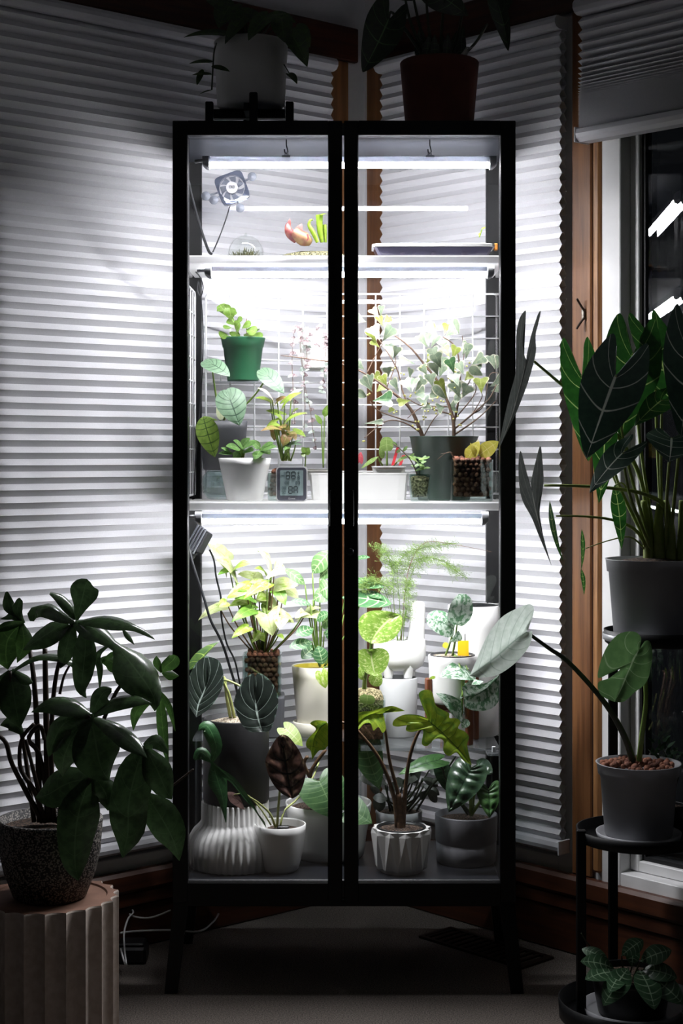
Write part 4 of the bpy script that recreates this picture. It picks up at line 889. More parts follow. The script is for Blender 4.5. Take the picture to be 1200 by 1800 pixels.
for (k, jx, jy, tx, ty, hw) in FG:
    mt = {'w': mFig, 'g': mFigG, 's': mFig, 'f': mFigD}[k]; tx, ty = jx+(tx-jx)*1.15, jy+(ty-jy)*1.15
    L(P, 'fan' if k != 's' else 'obov', mt, jx, jy, tx, ty, hw*1.12, d=3.60+RND.uniform(-.05, .04), dd=RND.uniform(-.02, .02), nrm=(RND.uniform(-.5, .5), -1, RND.uniform(-.1, .6)), bend=.05, fold=RND.uniform(-.1, .2), rows=12, cols=3)
m = MB(); rr = random.Random(2)
for (x, y) in [(745, 640), (738, 645), (805, 640), (812, 648), (800, 650), (790, 668), (784, 660), (776, 675), (730, 690), (722, 694), (740, 688), (756, 706), (742, 712), (748, 730), (740, 740), (735, 752), (728, 745), (800, 735), (795, 730), (804, 728), (765, 725), (760, 715), (712, 698), (690, 650), (705, 660), (690, 560), (820, 640), (796, 680), (806, 655), (750, 725), (768, 700), (775, 704), (650, 692), (640, 772), (812, 745), (697, 726)]:
    for q in range(2): m.ball(W(x+rr.uniform(-5, 5), y+rr.uniform(-4, 4), 3.605+rr.uniform(-.02, .02)), .0024, 6, 4)
o = m.build('berries', plain('fig_berry', '#b7b465', .4), P); o['kind'] = 'stuff'
stem(P, mTwig, [W(575, 635, 3.58), W(550, 632, 3.58), W(520, 628, 3.58), W(493, 625, 3.58)], .0018, .0008, name='branch'); stem(P, mTwig, [W(628, 650, 3.60), W(600, 640, 3.59), W(575, 635, 3.58)], .0018, .0018, name='branch')
# little plant in a small glass
P = potted('potted_cutting', 'tiny leafy cutting in a small square glass of moss', 'potted plant', 737, 3.55, ZS2)
c = tuple(P.location); m = MB(); m.lathe([(.019, 0), (.020, .002), (.0255, .060), (.0225, .060), (.0165, .009), (.0005, .009)], c, 32, sq=8, sm=False); m.build('glass_vase', mVase, P)
m = MB(); m.lathe([(.0160, .0095), (.0205, .052), (.012, .056), (.0005, .057)], c, 28, sq=8); m.build('moss_fill', mMoss, P)
for i in range(22):
    x, y = 737+RND.uniform(-10, 12), 822+RND.uniform(-18, 6); L(P, 'ellip', mStemG and leafmat('cutting_leaf', '#5f8044', '#7a9a5a', vein='#9ab57a', n=3, trans=.3) if i == 0 else _cl, x, y, x+RND.choice((-1, 1))*RND.uniform(6, 14), y+RND.uniform(-8, 2), 3.2, 3.54+RND.uniform(-.015, .01), dd=RND.uniform(-.01, .01), nrm=(RND.uniform(-.3, .3), -.6, .8), rows=8, cols=2)
    if i == 0: _cl = bpy.data.materials['cutting_leaf']
stem(P, mStemD, [W(737, 836, 3.55), W(738, 815, 3.55), W(740, 805, 3.55)], .0014, .001, name='stem'); stem(P, mTwig, [W(733, 834, 3.55), W(722, 810, 3.53), W(704, 790, 3.48), W(690, 780, 3.48)], .0014, .0009, name='stem')
for a in ((704, 790, 696, 796), (708, 794, 716, 784), (716, 803, 704, 806), (718, 806, 728, 797), (698, 786, 690, 776)): L(P, 'ellip', _cl, *a, 3, 3.48, rows=8, cols=2)
L(P, 'lance', mSdl, 733, 812, 716, 800, 4, 3.47, nrm=(0, -.5, .9)); L(P, 'lance', mSdl, 735, 808, 752, 806, 4, 3.47, nrm=(0, -.5, .9))
# square glass vase of clay pebbles with a yellow leaved plant
P = potted('potted_young_plant', 'yellow green plantlet in a square glass vase of dark pebbles', 'potted plant', 827, 3.55, ZS2)
c = tuple(P.location); hv = 37.5*3.52/F; hvh = WZ(808, 3.53)-ZS2
vase(P, hv, hvh, .0035, .011); pebbles_box(P, c, hv-.0045, hv-.0045, .012, hvh+.004, .0058, 9)
mYel = leafmat('yellow_green_leaf', '#b0ab45', '#c2b955', vein='#d9d08a', n=5, vw=.08, trans=.4)
L(P, 'ovate', mYel, 822, 806, 842, 776, 12, 3.54, dd=.0, nrm=(-.3, -1, .2)); L(P, 'ovate', mYel, 842, 800, 876, 776, 14, 3.54, dd=-.01, nrm=(.2, -.9, .4), to=(838, 808, 3.55), pm=mStemG); L(P, 'lance', mYel, 838, 804, 826, 778, 5, 3.535, to=(836, 808, 3.55), pm=mStemG); L(P, 'ovate', mYel, 828, 806, 818, 788, 9, 3.55); L(P, 'ovate', leafmat('white_new_leaf', '#e8e6c8', vein='#d8d8b0', n=3, trans=.4), 838, 790, 840, 772, 5, 3.55)
for (x, y) in ((768, 808), (774, 798), (790, 794)): stem(P, mStemB, [W(800, 808, 3.55), W(792, 796, 3.49), W((x+800)/2, 796, 3.48), W(x, y, 3.48)], .0011, .0005, name='root_strand')
# ------------------------------------------------------------------ lower compartment: shelves and props
P = thing('acrylic_riser', 'clear acrylic riser shelf in the lower right of the cabinet', 'riser', (WX(748, 3.64), 3.64, ZFL))
xa, xb = WX(634, 3.50), X1-.022; ya = 3.525
m = MB(); m.box((xa, ya, ZS3-.006), (xb, 3.765, ZS3)); m.build('top', mAcry, P)
for x in (xa, xb-.004):
    m = MB(); m.box((x, 3.70, ZFL), (x+.004, 3.76, ZS3-.0065)); m.build('side', mAcry, P)
P = thing('acrylic_riser', 'narrow clear riser shelf behind the black pot', 'riser', (WX(470, 3.70), 3.70, ZFL))
xa2, xb2 = X0+.022, WX(630, 3.70)
m = MB(); m.box((xa2, 3.642, ZS3-.006), (xa-.004, 3.765, ZS3)); m.build('top', mAcry, P)
m = MB(); m.box((xa2, 3.70, ZFL), (xa2+.004, 3.76, ZS3-.0065)); m.build('side', mAcry, P)
m = MB(); m.box((xa-.008, 3.70, ZFL), (xa-.0045, 3.76, ZS3-.0065)); m.build('side', mAcry, P)
# black clip fan and cords
fc = W(352, 950, 3.63)
P = thing('clip_fan', 'black clip fan in the upper left of the lower compartment', 'fan', fc)
R = Matrix.Translation(fc) @ Matrix.Rotation(math.radians(28), 4, 'Y') @ Matrix.Rotation(math.radians(-50), 4, 'Z')
m = MB(); m.box((-.022, -.010, -.026), (.022, .010, .026), R, .003); m.build('frame', mBlkPl, P)
for k in range(4):
    m = MB(); m.box((-.020+k*.011, -.0135, -.032), (-.016+k*.011, -.0105, .030), R); m.build('grille_bar', plain('chrome_bar', '#9a9ea8', .25, .7) if k == 0 else bpy.data.materials['chrome_bar'], P)
m = MB(); m.box((-.008, -.004, -.045), (.008, .004, -.027), R, .002); m.build('clip', mBlkPl, P)
m = MB(); m.tube(curve3([W(338, 968, 3.62), W(345, 976, 3.62), W(353, 968, 3.62)], 8), .0012, 5); m.build('wire', mCable, P)
tag(MB().tube(curve3([W(332, 962, 3.60), W(340, 995, 3.60), W(358, 1050, 3.61), W(370, 1090, 3.62), (W(390, 1130, 3.64)), W(406, 1180, 3.655), W(418, 1222, 3.66), W(424, 1270, 3.662), W(430, 1296, 3.665)], 40), .0031, 8).build('extension_cord', mCable), 'black cord running down in front of the left cabinet post', 'cord')
tag(MB().tube(curve3([W(368, 966, 3.66), W(376, 985, 3.66), W(380, 1015, 3.66), W(388, 1050, 3.67), W(389, 1085, 3.67), W(398, 1130, 3.675), W(412, 1160, 3.68), W(420, 1195, 3.68), W(424, 1225, 3.68), W(428, 1300, 3.70)], 40), .0022, 8).build('extension_cord', mCable), 'second thinner black cord hanging beside the clay pebble vase', 'cord')
# ------------------------------------------------------------------ lower compartment: left
mLime = leafmat('lime_arrow_leaf', '#86a834', '#9cb84c', vein='#b9c87c', n=5, vw=.06, mid=.05, trans=.4, blotch='#c3cc90', bl=(.48, .62), bscale=4)
mLimeW = leafmat('cream_arrow_leaf', '#b9c488', '#c6cd9c', vein='#9fb45e', n=5, vw=.05, mid=.05, trans=.4, blotch='#94ad4e', bl=(.55, .68), bscale=5)
mLimeG = leafmat('green_arrow_leaf', '#5f8a34', '#7aa640', vein='#a8c76a', n=5, vw=.06, mid=.05, trans=.35)
zb = WZ(1222, 3.68)
P = thing('grey_block', 'dark grey square pot under the pebble vase', 'pot', (WX(462, 3.69), 3.69, ZS3))
m = MB(); m.lathe([(.0005, 0), (.046, 0), (.047, .003), (.050, zb-ZS3-.003), (.049, zb-ZS3), (.0005, zb-ZS3)], tuple(P.location), 44, sq=9, rot=.05, sm=False); m.build('pot', mDarkP, P)
P = potted('potted_syngonium', 'lush lime and cream arrowhead plant in a square pebble vase', 'potted plant', 461, 3.685, zb)
c = tuple(P.location); hv = 34*3.65/F; hvh = WZ(1152, 3.65)-zb
vase(P, hv, hvh, .0035, .010); pebbles_box(P, c, hv-.0045, hv-.0045, .011, hvh+.006, .0060, 21)
LF = [('w', 400, 985, 368, 960, 20), ('w', 410, 1000, 383, 988, 20), ('g', 412, 1000, 386, 1010, 10), ('l', 410, 1000, 437, 992, 11), ('w', 445, 1012, 420, 1010, 10), ('w', 445, 1015, 462, 1022, 14), ('w', 478, 1000, 455, 972, 17), ('w', 482, 1000, 500, 1006, 18), ('l', 470, 1010, 450, 1000, 10), ('g', 475, 1015, 485, 1010, 8), ('l', 440, 1030, 403, 1050, 12), ('g', 432, 1030, 415, 1040, 14), ('l', 470, 1025, 432, 1050, 9), ('w', 480, 1030, 520, 1030, 18), ('w', 500, 1035, 522, 1050, 14), ('g', 490, 1040, 500, 1062, 12), ('l', 440, 1055, 406, 1065, 9), ('g', 440, 1048, 415, 1052, 10), ('w', 462, 1050, 490, 1072, 12), ('l', 468, 1048, 452, 1055, 10), ('w', 385, 1066, 352, 1088, 9), ('l', 398, 1058, 384, 1066, 8), ('g', 445, 1070, 410, 1092, 12), ('g', 440, 1062, 420, 1075, 10), ('w', 470, 1080, 478, 1114, 20), ('w', 495, 1085, 490, 1104, 14), ('w', 492, 1080, 514, 1094, 12), ('l', 436, 1102, 410, 1120, 8), ('l', 458, 1112, 444, 1128, 8), ('l', 454, 1116, 464, 1127, 8), ('w', 538, 1078, 568, 1090, 14), ('w', 535, 1075, 520, 1086, 9), ('w', 535, 1075, 562, 1070, 9), ('l', 490, 1115, 498, 1124, 4), ('l', 472, 1062, 470, 1080, 11), ('w', 455, 1035, 440, 1025, 9)]
for (k, jx, jy, tx, ty, hw) in LF:
    mt = {'w': mLimeW, 'l': mLime, 'g': mLimeG}[k]; fx = 461+(jx-461)*.16
    L(P, 'syng' if k != 'l' else 'heart', mt, jx, jy, jx+(tx-jx)*1.12, jy+(ty-jy)*1.12, hw*1.22, d=3.66+RND.uniform(-.05, .03), dd=RND.uniform(-.05, .0), to=(fx, 1152, 3.685), pm=mStemG if RND.random() < .4 else mStemB, pr=1.35, nrm=(RND.uniform(-.25, .25), -.75, .7), bend=.12, fold=-.06, wave=.08, rows=16)
# black velvet alocasia: black cylinder on a ribbed white pot
P = potted('ribbed_pot', 'white ribbed bottle shaped pot on the cabinet floor', 'pot', 413, 3.565, ZFL)
zn = WZ(1408, 3.56)-ZFL; s = 3.56/F
m = MB(); m.lathe([(.0005, 0), (74*s, 0), (82*s, .004), (83*s, .035), (80*s, .062), (72*s, .080), (62*s, .092), (58*s, .100), (57.5*s, zn-.002), (57*s, zn), (54*s, zn), (54*s, zn-.01), (.0005, zn-.011)], tuple(P.location), 240, lambda th, r, z: r*(1+(.026*math.cos(40*th) if r > .04 else 0))); m.build('pot', mWhiteM, P)
P = potted('potted_alocasia', 'black velvet alocasia in a tall black cylinder pot', 'potted plant', 415, 3.565, ZFL+zn-.0095)
zt = WZ(1262, 3.56)-P.location.z
m = MB(); m.lathe([(.0005, 0), (51*s, 0), (53.5*s, .004), (53.5*s, .0095), (58*s, .014), (58*s, zt-.003), (57*s, zt), (54.5*s, zt), (54*s, zt-.02), (.0005, zt-.021)], tuple(P.location), 56); m.build('pot', mBlackP, P)
soil(P, mPumice, 53*s, zt-.012, hump=.012)
mVelv = leafmat('black_velvet_leaf', '#101b15', '#16241b', vein='#b3c4ba', n=6, vw=.06, mid=.06, k=.4, trans=.05, rough=.5, vfade=.4, edge='#6f8a7a', edgew=.025)
S = (412, 1262, 3.565); mSt2 = plain('pale_stalk', '#b9c27a', .45, var=.15)
# two broad peltate leaves seen face on
pleaf(P, mVelv, [(364, 1204), (356, 1222), (348, 1240), (345, 1261)], [(362, 1153), (345, 1165), (332, 1192), (330, 1215), (333, 1240), (345, 1261)], [(362, 1153), (385, 1162), (393, 1190), (388, 1215), (368, 1245), (345, 1261)], 3.50, gx=.02, gy=-.02, quilt=.0016, n=6)
pleaf(P, mVelv, [(447, 1220), (449, 1240), (454, 1264), (461, 1287)], [(448, 1190), (443, 1184), (425, 1200), (411, 1235), (424, 1272), (440, 1286), (461, 1287)], [(448, 1190), (456, 1183), (478, 1200), (489, 1230), (482, 1265), (474, 1284), (461, 1287)], 3.475, gx=.015, gy=-.02, quilt=.0016, n=6)
stem(P, mSt2, [W(405, 1262, 3.565), W(398, 1225, 3.54), W(393, 1190, 3.52), W(372, 1198, 3.51)], .0040, .0026); stem(P, mSt2, [W(412, 1262, 3.565), W(402, 1220, 3.53), W(392, 1195, 3.51), W(420, 1205, 3.49), W(446, 1222, 3.482)], .0038, .0024); 
L(P, 'heart', leafmat('velvet_back_leaf', '#5a7a3a', '#4a6a3c', vein='#b4cf62', n=6, vw=.1, trans=.3), 342, 1172, 385, 1128, 13, 3.55, dd=.02, nrm=(-.5, -.6, .6), fold=.5)
# white pot with copper alocasia and a long lobed leaf
P = potted('potted_alocasia', 'copper leaved alocasia in the small front white pot', 'potted plant', 492, 3.515, ZFL)
s = 3.51/F; zt = WZ(1449, 3.51)-ZFL
pot(P, mWhiteP, 33*s, 45.5*s, zt, th=.003, foot=.006, curve=.003); soil(P, mSoil, 38*s, zt-.014)
m = MB(); m.box((P.location.x-.006, 3.507, ZFL+zt-.016), (P.location.x+.02, 3.521, ZFL+zt-.004), bev=.002); m.build('plug', mBlkPl, P)
mCup2 = leafmat('copper_leaf', '#3a2a26', '#5a4238', vein='#141312', n=5, vw=.22, mid=.07, k=.5, trans=.03, rough=.25, blotch='#9a8468', bl=(.52, .68), bscale=3)  # pale blotch colour paints the silvery-brown highlights on the ridged leaf
pleaf(P, mCup2, [(496, 1297), (500, 1330), (506, 1368), (514, 1404)], [(495, 1291), (484, 1300), (468, 1330), (468, 1350), (478, 1375), (495, 1395), (514, 1404)], [(496, 1291), (508, 1296), (526, 1320), (537, 1350), (535, 1372), (526, 1395), (514, 1404)], 3.455, gx=.01, gy=-.01, bulge=.010, quilt=.0042, n=5, rows=44, cols=6)
stem(P, mSt2, [W(487, 1454, 3.515), W(489, 1420, 3.50), W(494, 1370, 3.48), W(500, 1330, 3.468)], .0034, .0024)
stem(P, mSt2, [W(492, 1454, 3.515), W(500, 1425, 3.52), W(522, 1405, 3.55), W(548, 1370, 3.58), W(560, 1340, 3.6)], .0026, .002)
mArrow = leafmat('arrow_green_leaf', '#2f5a34', '#3b6a3c', vein='#5f8f5c', n=7, vw=.05, mid=.06, k=.3, trans=.25, back='#5a7a52')
pleaf(P, mArrow, [(372, 1340), (395, 1360), (430, 1400), (468, 1456)], [(360, 1320), (345, 1330), (352, 1338), (366, 1348), (385, 1358), (412, 1376), (440, 1402), (468, 1456)][0:1]+[(368, 1334), (390, 1352), (415, 1370), (440, 1405), (468, 1456)], [(360, 1320), (372, 1346), (385, 1362), (405, 1375), (432, 1408), (462, 1440), (468, 1456)], 3.46, gx=.02, gy=.0, bulge=.002)
lobes(P, mArrow, [[(372, 1338, 3.46, 3), (362, 1328, 3.46, 8), (352, 1322, 3.46, 9), (343, 1334, 3.46, 4), (346, 1333, 3.46, .5)], [(372, 1338, 3.46, 3), (380, 1315, 3.458, 9), (374, 1292, 3.455, 11), (364, 1276, 3.455, 10), (354, 1278, 3.455, 6), (349, 1284, 3.455, .5)], [(374, 1342, 3.46, 3), (382, 1370, 3.457, 14), (390, 1396, 3.455, 9), (394, 1422, 3.455, 4), (397, 1446, 3.455, .5)]])
stem(P, mSt2, [W(484, 1454, 3.515), W(474, 1430, 3.50), W(455, 1412, 3.48), W(440, 1402, 3.47)], .0028, .002)
L(P, 'lance', leafmat('pink_sheath', '#8d6f6a', '#a08078', vein='#6d544f', n=3, trans=.2), 400, 1392, 430, 1424, 9, 3.47, nrm=(.3, -1, .3)); stem(P, mSt2, [W(476, 1450, 3.51), W(455, 1418, 3.49), W(432, 1396, 3.475), W(411, 1397, 3.47)], .0018, .0014)
# large white pot behind the middle stiles with ribbed philodendron leaves
P = potted('potted_philodendron', 'pleated green philodendron in a white pot behind the door stiles', 'potted plant', 577, 3.645, ZFL)
s = 3.645/F; zt = WZ(1410, 3.645)-ZFL
pot(P, mWhiteP, 62*s, 76*s, zt, th=.004, foot=.006); soil(P, mSoil, 70*s, zt-.015)
mRib = leafmat('pleated_leaf', '#4d7348', '#5b8250', vein='#86a873', n=14, vw=.2, mid=.03, k=.6, trans=.3)
S = (580, 1412, 3.645)
L(P, 'heart', mRib, 560, 1372, 590, 1440, 42, 3.56, dd=-.02, to=S, pm=mStemB, pr=2.6, nrm=(.1, -1, .45), quilt=.03, n=14, bend=.1)
L(P, 'heart', mRib, 600, 1415, 654, 1448, 30, 3.57, dd=-.03, to=S, pm=mStemB, pr=2.2, nrm=(.2, -.9, .6), quilt=.03, n=14)
L(P, 'heart', mRib, 640, 1300, 668, 1388, 30, 3.60, dd=-.02, to=S, pm=mStemB, pr=2.6, nrm=(-.5, -.8, .4), quilt=.03, n=14)
L(P, 'heart', leafmat('lime_pleated_leaf', '#93ad52', '#a2b85e', vein='#c7d38f', n=10, vw=.15, trans=.35), 500, 1280, 532, 1312, 17, 3.60, dd=-.01, to=S, pm=mStemB, pr=2, nrm=(.4, -.8, .5))
for (x, y, x2, y2) in ((545, 1365, 572, 1318), (536, 1350, 540, 1330)): stem(P, mStemB, [W(575, 1412, 3.64), W(x, y, 3.60), W(x2, y2, 3.58)], .005, .004)
# cream pot with saucer and calathea
P = potted('potted_calathea', 'striped calathea in a cream pot with saucer', 'potted plant', 556, 3.70, ZS3)
s = 3.70/F; c = tuple(P.location); zt = WZ(1170, 3.70)-ZS3
m = MB(); m.lathe([(.0005, 0), (37*s, 0), (39*s, .003), (42*s, .030), (40*s, .032), (37*s, .006), (.0005, .006)], c, 44); m.build('saucer', mCream, P)
m = MB(); m.lathe(shell(33*s, 43.5*s, zt-.006, th=.003), (c[0], c[1], c[2]+.006), 44); m.build('pot', mCream, P); soil(P, mSoil, 39*s, zt-.012)
m = MB(); m.lathe([(38*s, zt-.011), (40.5*s, zt-.001), (39.5*s, zt-.001), (37*s, zt-.011)], c, 40); m.build('liner', plain('yellow_liner', '#d8c53a', .5), P)
mCal = leafmat('calathea_leaf', '#557a48', '#648852', vein='#9fb586', n=7, vw=.3, mid=.09, k=.6, trans=.3, vfade=.7); mCalD = leafmat('calathea_dark_leaf', '#3f6a44', '#4d7a4c', vein='#b5cfa0', n=7, vw=.22, mid=.06, k=.6, trans=.3, vfade=.6)
S = (562, 1172, 3.70)
for (mt, a) in ((mCal, (549, 1008, 580, 968, 16)), (mCal, (562, 1016, 590, 990, 14)), (mCal, (536, 1028, 500, 1000, 10)), (mCal, (562, 1040, 582, 1030, 20)), (mCal, (550, 1055, 590, 1035, 16)), (mCalD, (545, 1062, 512, 1056, 7)), (mCalD, (550, 1105, 520, 1116, 12)), (mCalD, (548, 1128, 508, 1138, 11)), (mCalD, (555, 1135, 530, 1158, 13)), (mCalD, (558, 1135, 567, 1168, 14)), (mCal, (565, 1100, 585, 1085, 14)), (mCalD, (556, 1090, 578, 1078, 10)), (mCalD, (570, 1110, 600, 1120, 14))):
    L(P, 'ellip', mt, *a, d=3.68+RND.uniform(-.05, .02), dd=RND.uniform(-.04, .0), to=S, pm=mStemG, pr=1.5, nrm=(RND.uniform(-.2, .2), -.85, .5), n=7, bend=.08)
L(P, 'heart', mLime, 566, 1182, 572, 1210, 14, 3.62, nrm=(.3, -1, .3), to=(575, 1172, 3.69), pm=mStemG)
for (jx, jy, tx, ty, hw) in ((620, 983, 650, 980, 6), (610, 1030, 675, 1032, 9), (600, 1050, 688, 1062, 20), (605, 1080, 632, 1062, 8), (612, 1020, 660, 1025, 7), (640, 1040, 672, 1052, 8)): L(P, 'ellip', mCalD, jx, jy, tx, ty, hw, 3.68, dd=-.03, to=(570, 1172, 3.70), pm=mStemG, pr=1.4, nrm=(0, -.7, .7))
# ------------------------------------------------------------------ lower compartment: right
P = potted('potted_dieffenbachia', 'speckled lime dieffenbachia in a mossy square glass', 'potted plant', 644, 3.60, ZS3)
c = tuple(P.location); s = 3.60/F; vase(P, 33*s, .100, .0035, .012)
m = MB(); m.lathe([(29*s, .013), (29*s, .045), (.0005, .046)], c, 32, sq=9); m.build('clay_layer', mClay, P)
m = MB(); m.lathe([(29*s, .047), (29*s, .100), (26*s, .112), (12*s, .120), (.0005, .121)], c, 32, lambda th, r, z: r*(1+.03*math.sin(7*th+z*300)), sq=7); m.build('moss_layer', mMoss, P)
mDief = leafmat('dieffenbachia_leaf', '#6f9434', '#82a344', vein='#bcc98c', n=6, vw=.05, mid=.07, k=.4, trans=.35, blotch='#b4c47c', bl=(.52, .6), bscale=9, bstretch=(1, 2.2, 1), vfade=.9)
pleaf(P, mDief, [(652, 1128), (664, 1110), (682, 1092), (702, 1080)], [(650, 1130), (637, 1122), (630, 1105), (633, 1085), (652, 1074), (680, 1074), (702, 1080)], [(652, 1131), (670, 1131), (690, 1124), (704, 1106), (707, 1092), (706, 1084), (702, 1080)], 3.50, gx=-.01, gy=-.03)
pleaf(P, mDief, [(651, 1143), (653, 1160), (656, 1175), (660, 1188)], [(650, 1141), (636, 1141), (628, 1148), (629, 1165), (640, 1180), (650, 1186), (660, 1188)], [(652, 1141), (668, 1139), (680, 1144), (684, 1155), (680, 1172), (670, 1184), (660, 1188)], 3.495, gx=.01, gy=-.03)
mDiefG = leafmat('dieffenbachia_plain', '#86a55a', '#93b266', vein='#b9cd8a', n=5, trans=.35)
L(P, 'round', mDiefG, 646, 1222, 644, 1238, 14, 3.52, nrm=(0, -1, .3)); L(P, 'ovate', mDief, 655, 1205, 668, 1180, 13, 3.55); L(P, 'ovate', mDief, 640, 1195, 632, 1170, 9, 3.57)
m = MB(); m.tube(curve3([W(640, 1215, 3.60), W(641, 1195, 3.58), W(646, 1170, 3.54), W(651, 1145, 3.505), W(652, 1130, 3.505)], 14), .0058, 8, .003); m.build('stem', mStemG, P)
# footed ceramic pot with asparagus fern on a grey cylinder
P = potted('grey_cylinder_pot', 'plain light grey cylinder pot under the footed white planter', 'pot', 700, 3.69, ZS3)
s = 3.69/F; zc2 = WZ(1190, 3.69)-ZS3
m = MB(); m.lathe([(.0005, 0), (31.5*s, 0), (32*s, .002), (33.5*s, zc2-.002), (33*s, zc2), (31*s, zc2), (30*s, zc2-.006), (.0005, zc2-.0065)], tuple(P.location), 44); m.build('pot', plain('pale_grey_ceramic', '#c3c5c6', .4, var=.04), P)
P = potted('potted_asparagus_fern', 'feathery asparagus fern in a footed white animal planter', 'potted plant', 702, 3.69, ZS3+zc2)
c = Vector(P.location); zr = WZ(1124, 3.69)-c.z; zl = WZ(1178, 3.69)-c.z
m = MB(); m.lathe([(.0005, zl), (28*s, zl+.001), (39*s, zl+.010), (44.5*s, zl+.028), (45.5*s, zl+.048), (44*s, zr), (42*s, zr+.002), (40*s, zr), (40*s, zr-.012), (.0005, zr-.013)], tuple(c), 48, sx=1.02, sy=.78); m.build('bowl', mWhiteP, P)
for (dx, dy) in ((-20, -16), (14, -18), (-22, 14), (20, 14)):
    m = MB(); m.lathe([(.0005, 0), (7*s, 0), (7.5*s, .003), (10*s, zl+.008), (12*s, zl+.02)], (c.x+dx*s, c.y+dy*s, c.z), 20); m.build('foot', mWhiteP, P)
m = MB(); m.tube(curve3([W(728, 1150, 3.70), W(731, 1122, 3.70), W(733, 1090, 3.70), W(734, 1062, 3.70)], 16), lambda t: .020-.003*t, 20); m.ball(W(734, 1062, 3.70), .017, 18, 10, (1, 1, .45)); m.build('head', mWhiteP, P)
soil(P, mSoil, 38*s*.8, zr-.011)
mFern = plain('asparagus_needles', '#66823a', .6, col2='#7f9a52', nscale=40, trans=.4); rr = random.Random(4)
def plume(pts, w, n, d):
    C = [W(x, y, d+dd) for (x, y, dd) in catmull(pts, 40)]
    m = MB(); m.tube(C, .0011, 4, .0006)
    for i in range(n):
        f = rr.uniform(.35, 1); k = int(f*39); p = C[k]; ln = w*(1.05-f*.55)*rr.uniform(.5, 1)
        a = Vector((rr.uniform(-1, 1), rr.uniform(-.5, .5), rr.uniform(-.35, .35))).normalized()
        e = p+a*ln; m.tube([p, e], .0004, 3, .0002, cap=False)
        for q in range(7):
            t0 = p+(e-p)*((q+1)/7.0); b = Vector((rr.uniform(-1, 1), rr.uniform(-.6, .6), rr.uniform(-1, 1))).normalized()*.010
            m.add([t0, t0+b+Vector((.0004, 0, .0004)), t0+b-Vector((.0004, 0, .0004))], [(0, 1, 2)])
    o = m.build('frond', mFern, P); o['kind'] = 'stuff'
plume([(705, 1128, 0), (702, 1060, 0), (698, 1000, -.01), (712, 975, -.01), (745, 962, -.02), (800, 955, -.03)], .045, 130, 3.69)
plume([(698, 1128, 0), (692, 1060, 0), (690, 1010, 0), (680, 975, 0), (660, 960, -.02)], .04, 120, 3.68)
plume([(708, 1128, 0), (716, 1040, 0), (735, 985, .0), (775, 985, -.02), (812, 1012, -.03)], .045, 150, 3.69)
plume([(700, 1128, 0), (690, 1080, 0), (672, 1030, -.02), (650, 1020, -.03), (635, 1035, -.03)], .04, 110, 3.68)
plume([(702, 1128, 0), (710, 1090, -.01), (718, 1050, -.01), (716, 1020, -.01)], .035, 90, 3.67)
stem(P, mStemB, [W(705, 1128, 3.69), W(716, 1010, 3.68), W(745, 955, 3.67), W(800, 958, 3.66), W(864, 970, 3.65)], .001, .0005, name='frond_stem', n=24); 
# silver scindapsus in a white pot on a wooden stand
P = thing('wooden_pot_stand', 'small brown wooden stand holding the white scindapsus pot', 'plant stand', (WX(795, 3.61), 3.61, ZS3))
c = Vector(P.location); mW2 = wood('stained_beech', '#5c2f17', '#8a4a26', (40, 40, 6)); s = 3.61/F
for (a0) in (100, 195, 300, 20):
    a = math.radians(a0+5); x, y = c.x+46*s*math.cos(a), c.y+46*s*math.sin(a)
    Mx = Matrix.Translation((x, y, 0)) @ Matrix.Rotation(a, 4, 'Z')
    m = MB(); m.box((-.006, -.008, ZS3), (.006, .008, ZS3+.145), Mx, .002); m.build('leg', mW2, P)
zp = ZS3+.088
for a0 in (105, 15):
    a = math.radians(a0); Mx = Matrix.Translation((c.x, c.y, 0)) @ Matrix.Rotation(a, 4, 'Z'); m = MB(); m.box((-.052, -.006, zp-.016-(.008 if a0 > 50 else 0)), (.052, .006, zp-.0005-(.0085 if a0 > 50 else 0)), Mx); m.build('crossbar', mW2, P)
P = potted('potted_scindapsus', 'silver leaved scindapsus in a white pot on the wooden stand', 'potted plant', 795, 3.61, zp)
zt = WZ(1152, 3.61)-zp
pot(P, mWhiteP, 40*s, 42.5*s, zt, th=.003); m = MB(); m.lathe([(38*s, zt-.004), (39.5*s, zt+.002), (38*s, zt+.003), (36.5*s, zt-.004)], tuple(P.location), 40); m.build('liner', mBlkPl, P); soil(P, mPumice, 38*s, zt-.002, hump=.003)
mSci = leafmat('silver_scindapsus_leaf', '#4f7a58', '#5d8a62', vein='#40684a', n=1, vw=.0, mid=.04, trans=.22, blotch='#c5d4c6', bl=(.44, .56), bscale=5.5, bstretch=(1, 2.4, 1), rough=.45)
S = (795, 1152, 3.60)
for a, k in (((803, 1098, 814, 1044, 22), dict(shape='round', nrm=(.2, -1, .3), to=S)), ((797, 1106, 750, 1086, 22), dict(shape='round', nrm=(-.2, -.9, .5), to=(783, 1152, 3.60))), ((800, 1128, 805, 1108, 11), dict(nrm=(.2, -1, .2), to=S)), ((822, 1178, 772, 1190, 22), dict(nrm=(0, -.75, .7), to=(798, 1152, 3.59))), ((812, 1255, 766, 1218, 16), dict(nrm=(.3, -.9, .4), to=(812, 1190, 3.55))), ((812, 1215, 850, 1198, 14), dict(nrm=(.2, -.7, .7), to=(815, 1195, 3.55)))):
    L(P, k.pop('shape', 'heart'), mSci, *a, d=3.555, dd=-.03, pm=mStemG, pr=1.8, bend=.12, fold=-.1, **k)
pleaf(P, mSci, [(816, 1225), (835, 1222), (855, 1210), (876, 1188)], [(815, 1222), (812, 1208), (822, 1204), (845, 1203), (862, 1196), (876, 1186)], [(815, 1228), (818, 1243), (838, 1250), (862, 1246), (876, 1232), (880, 1205)], 3.49, gx=.01)
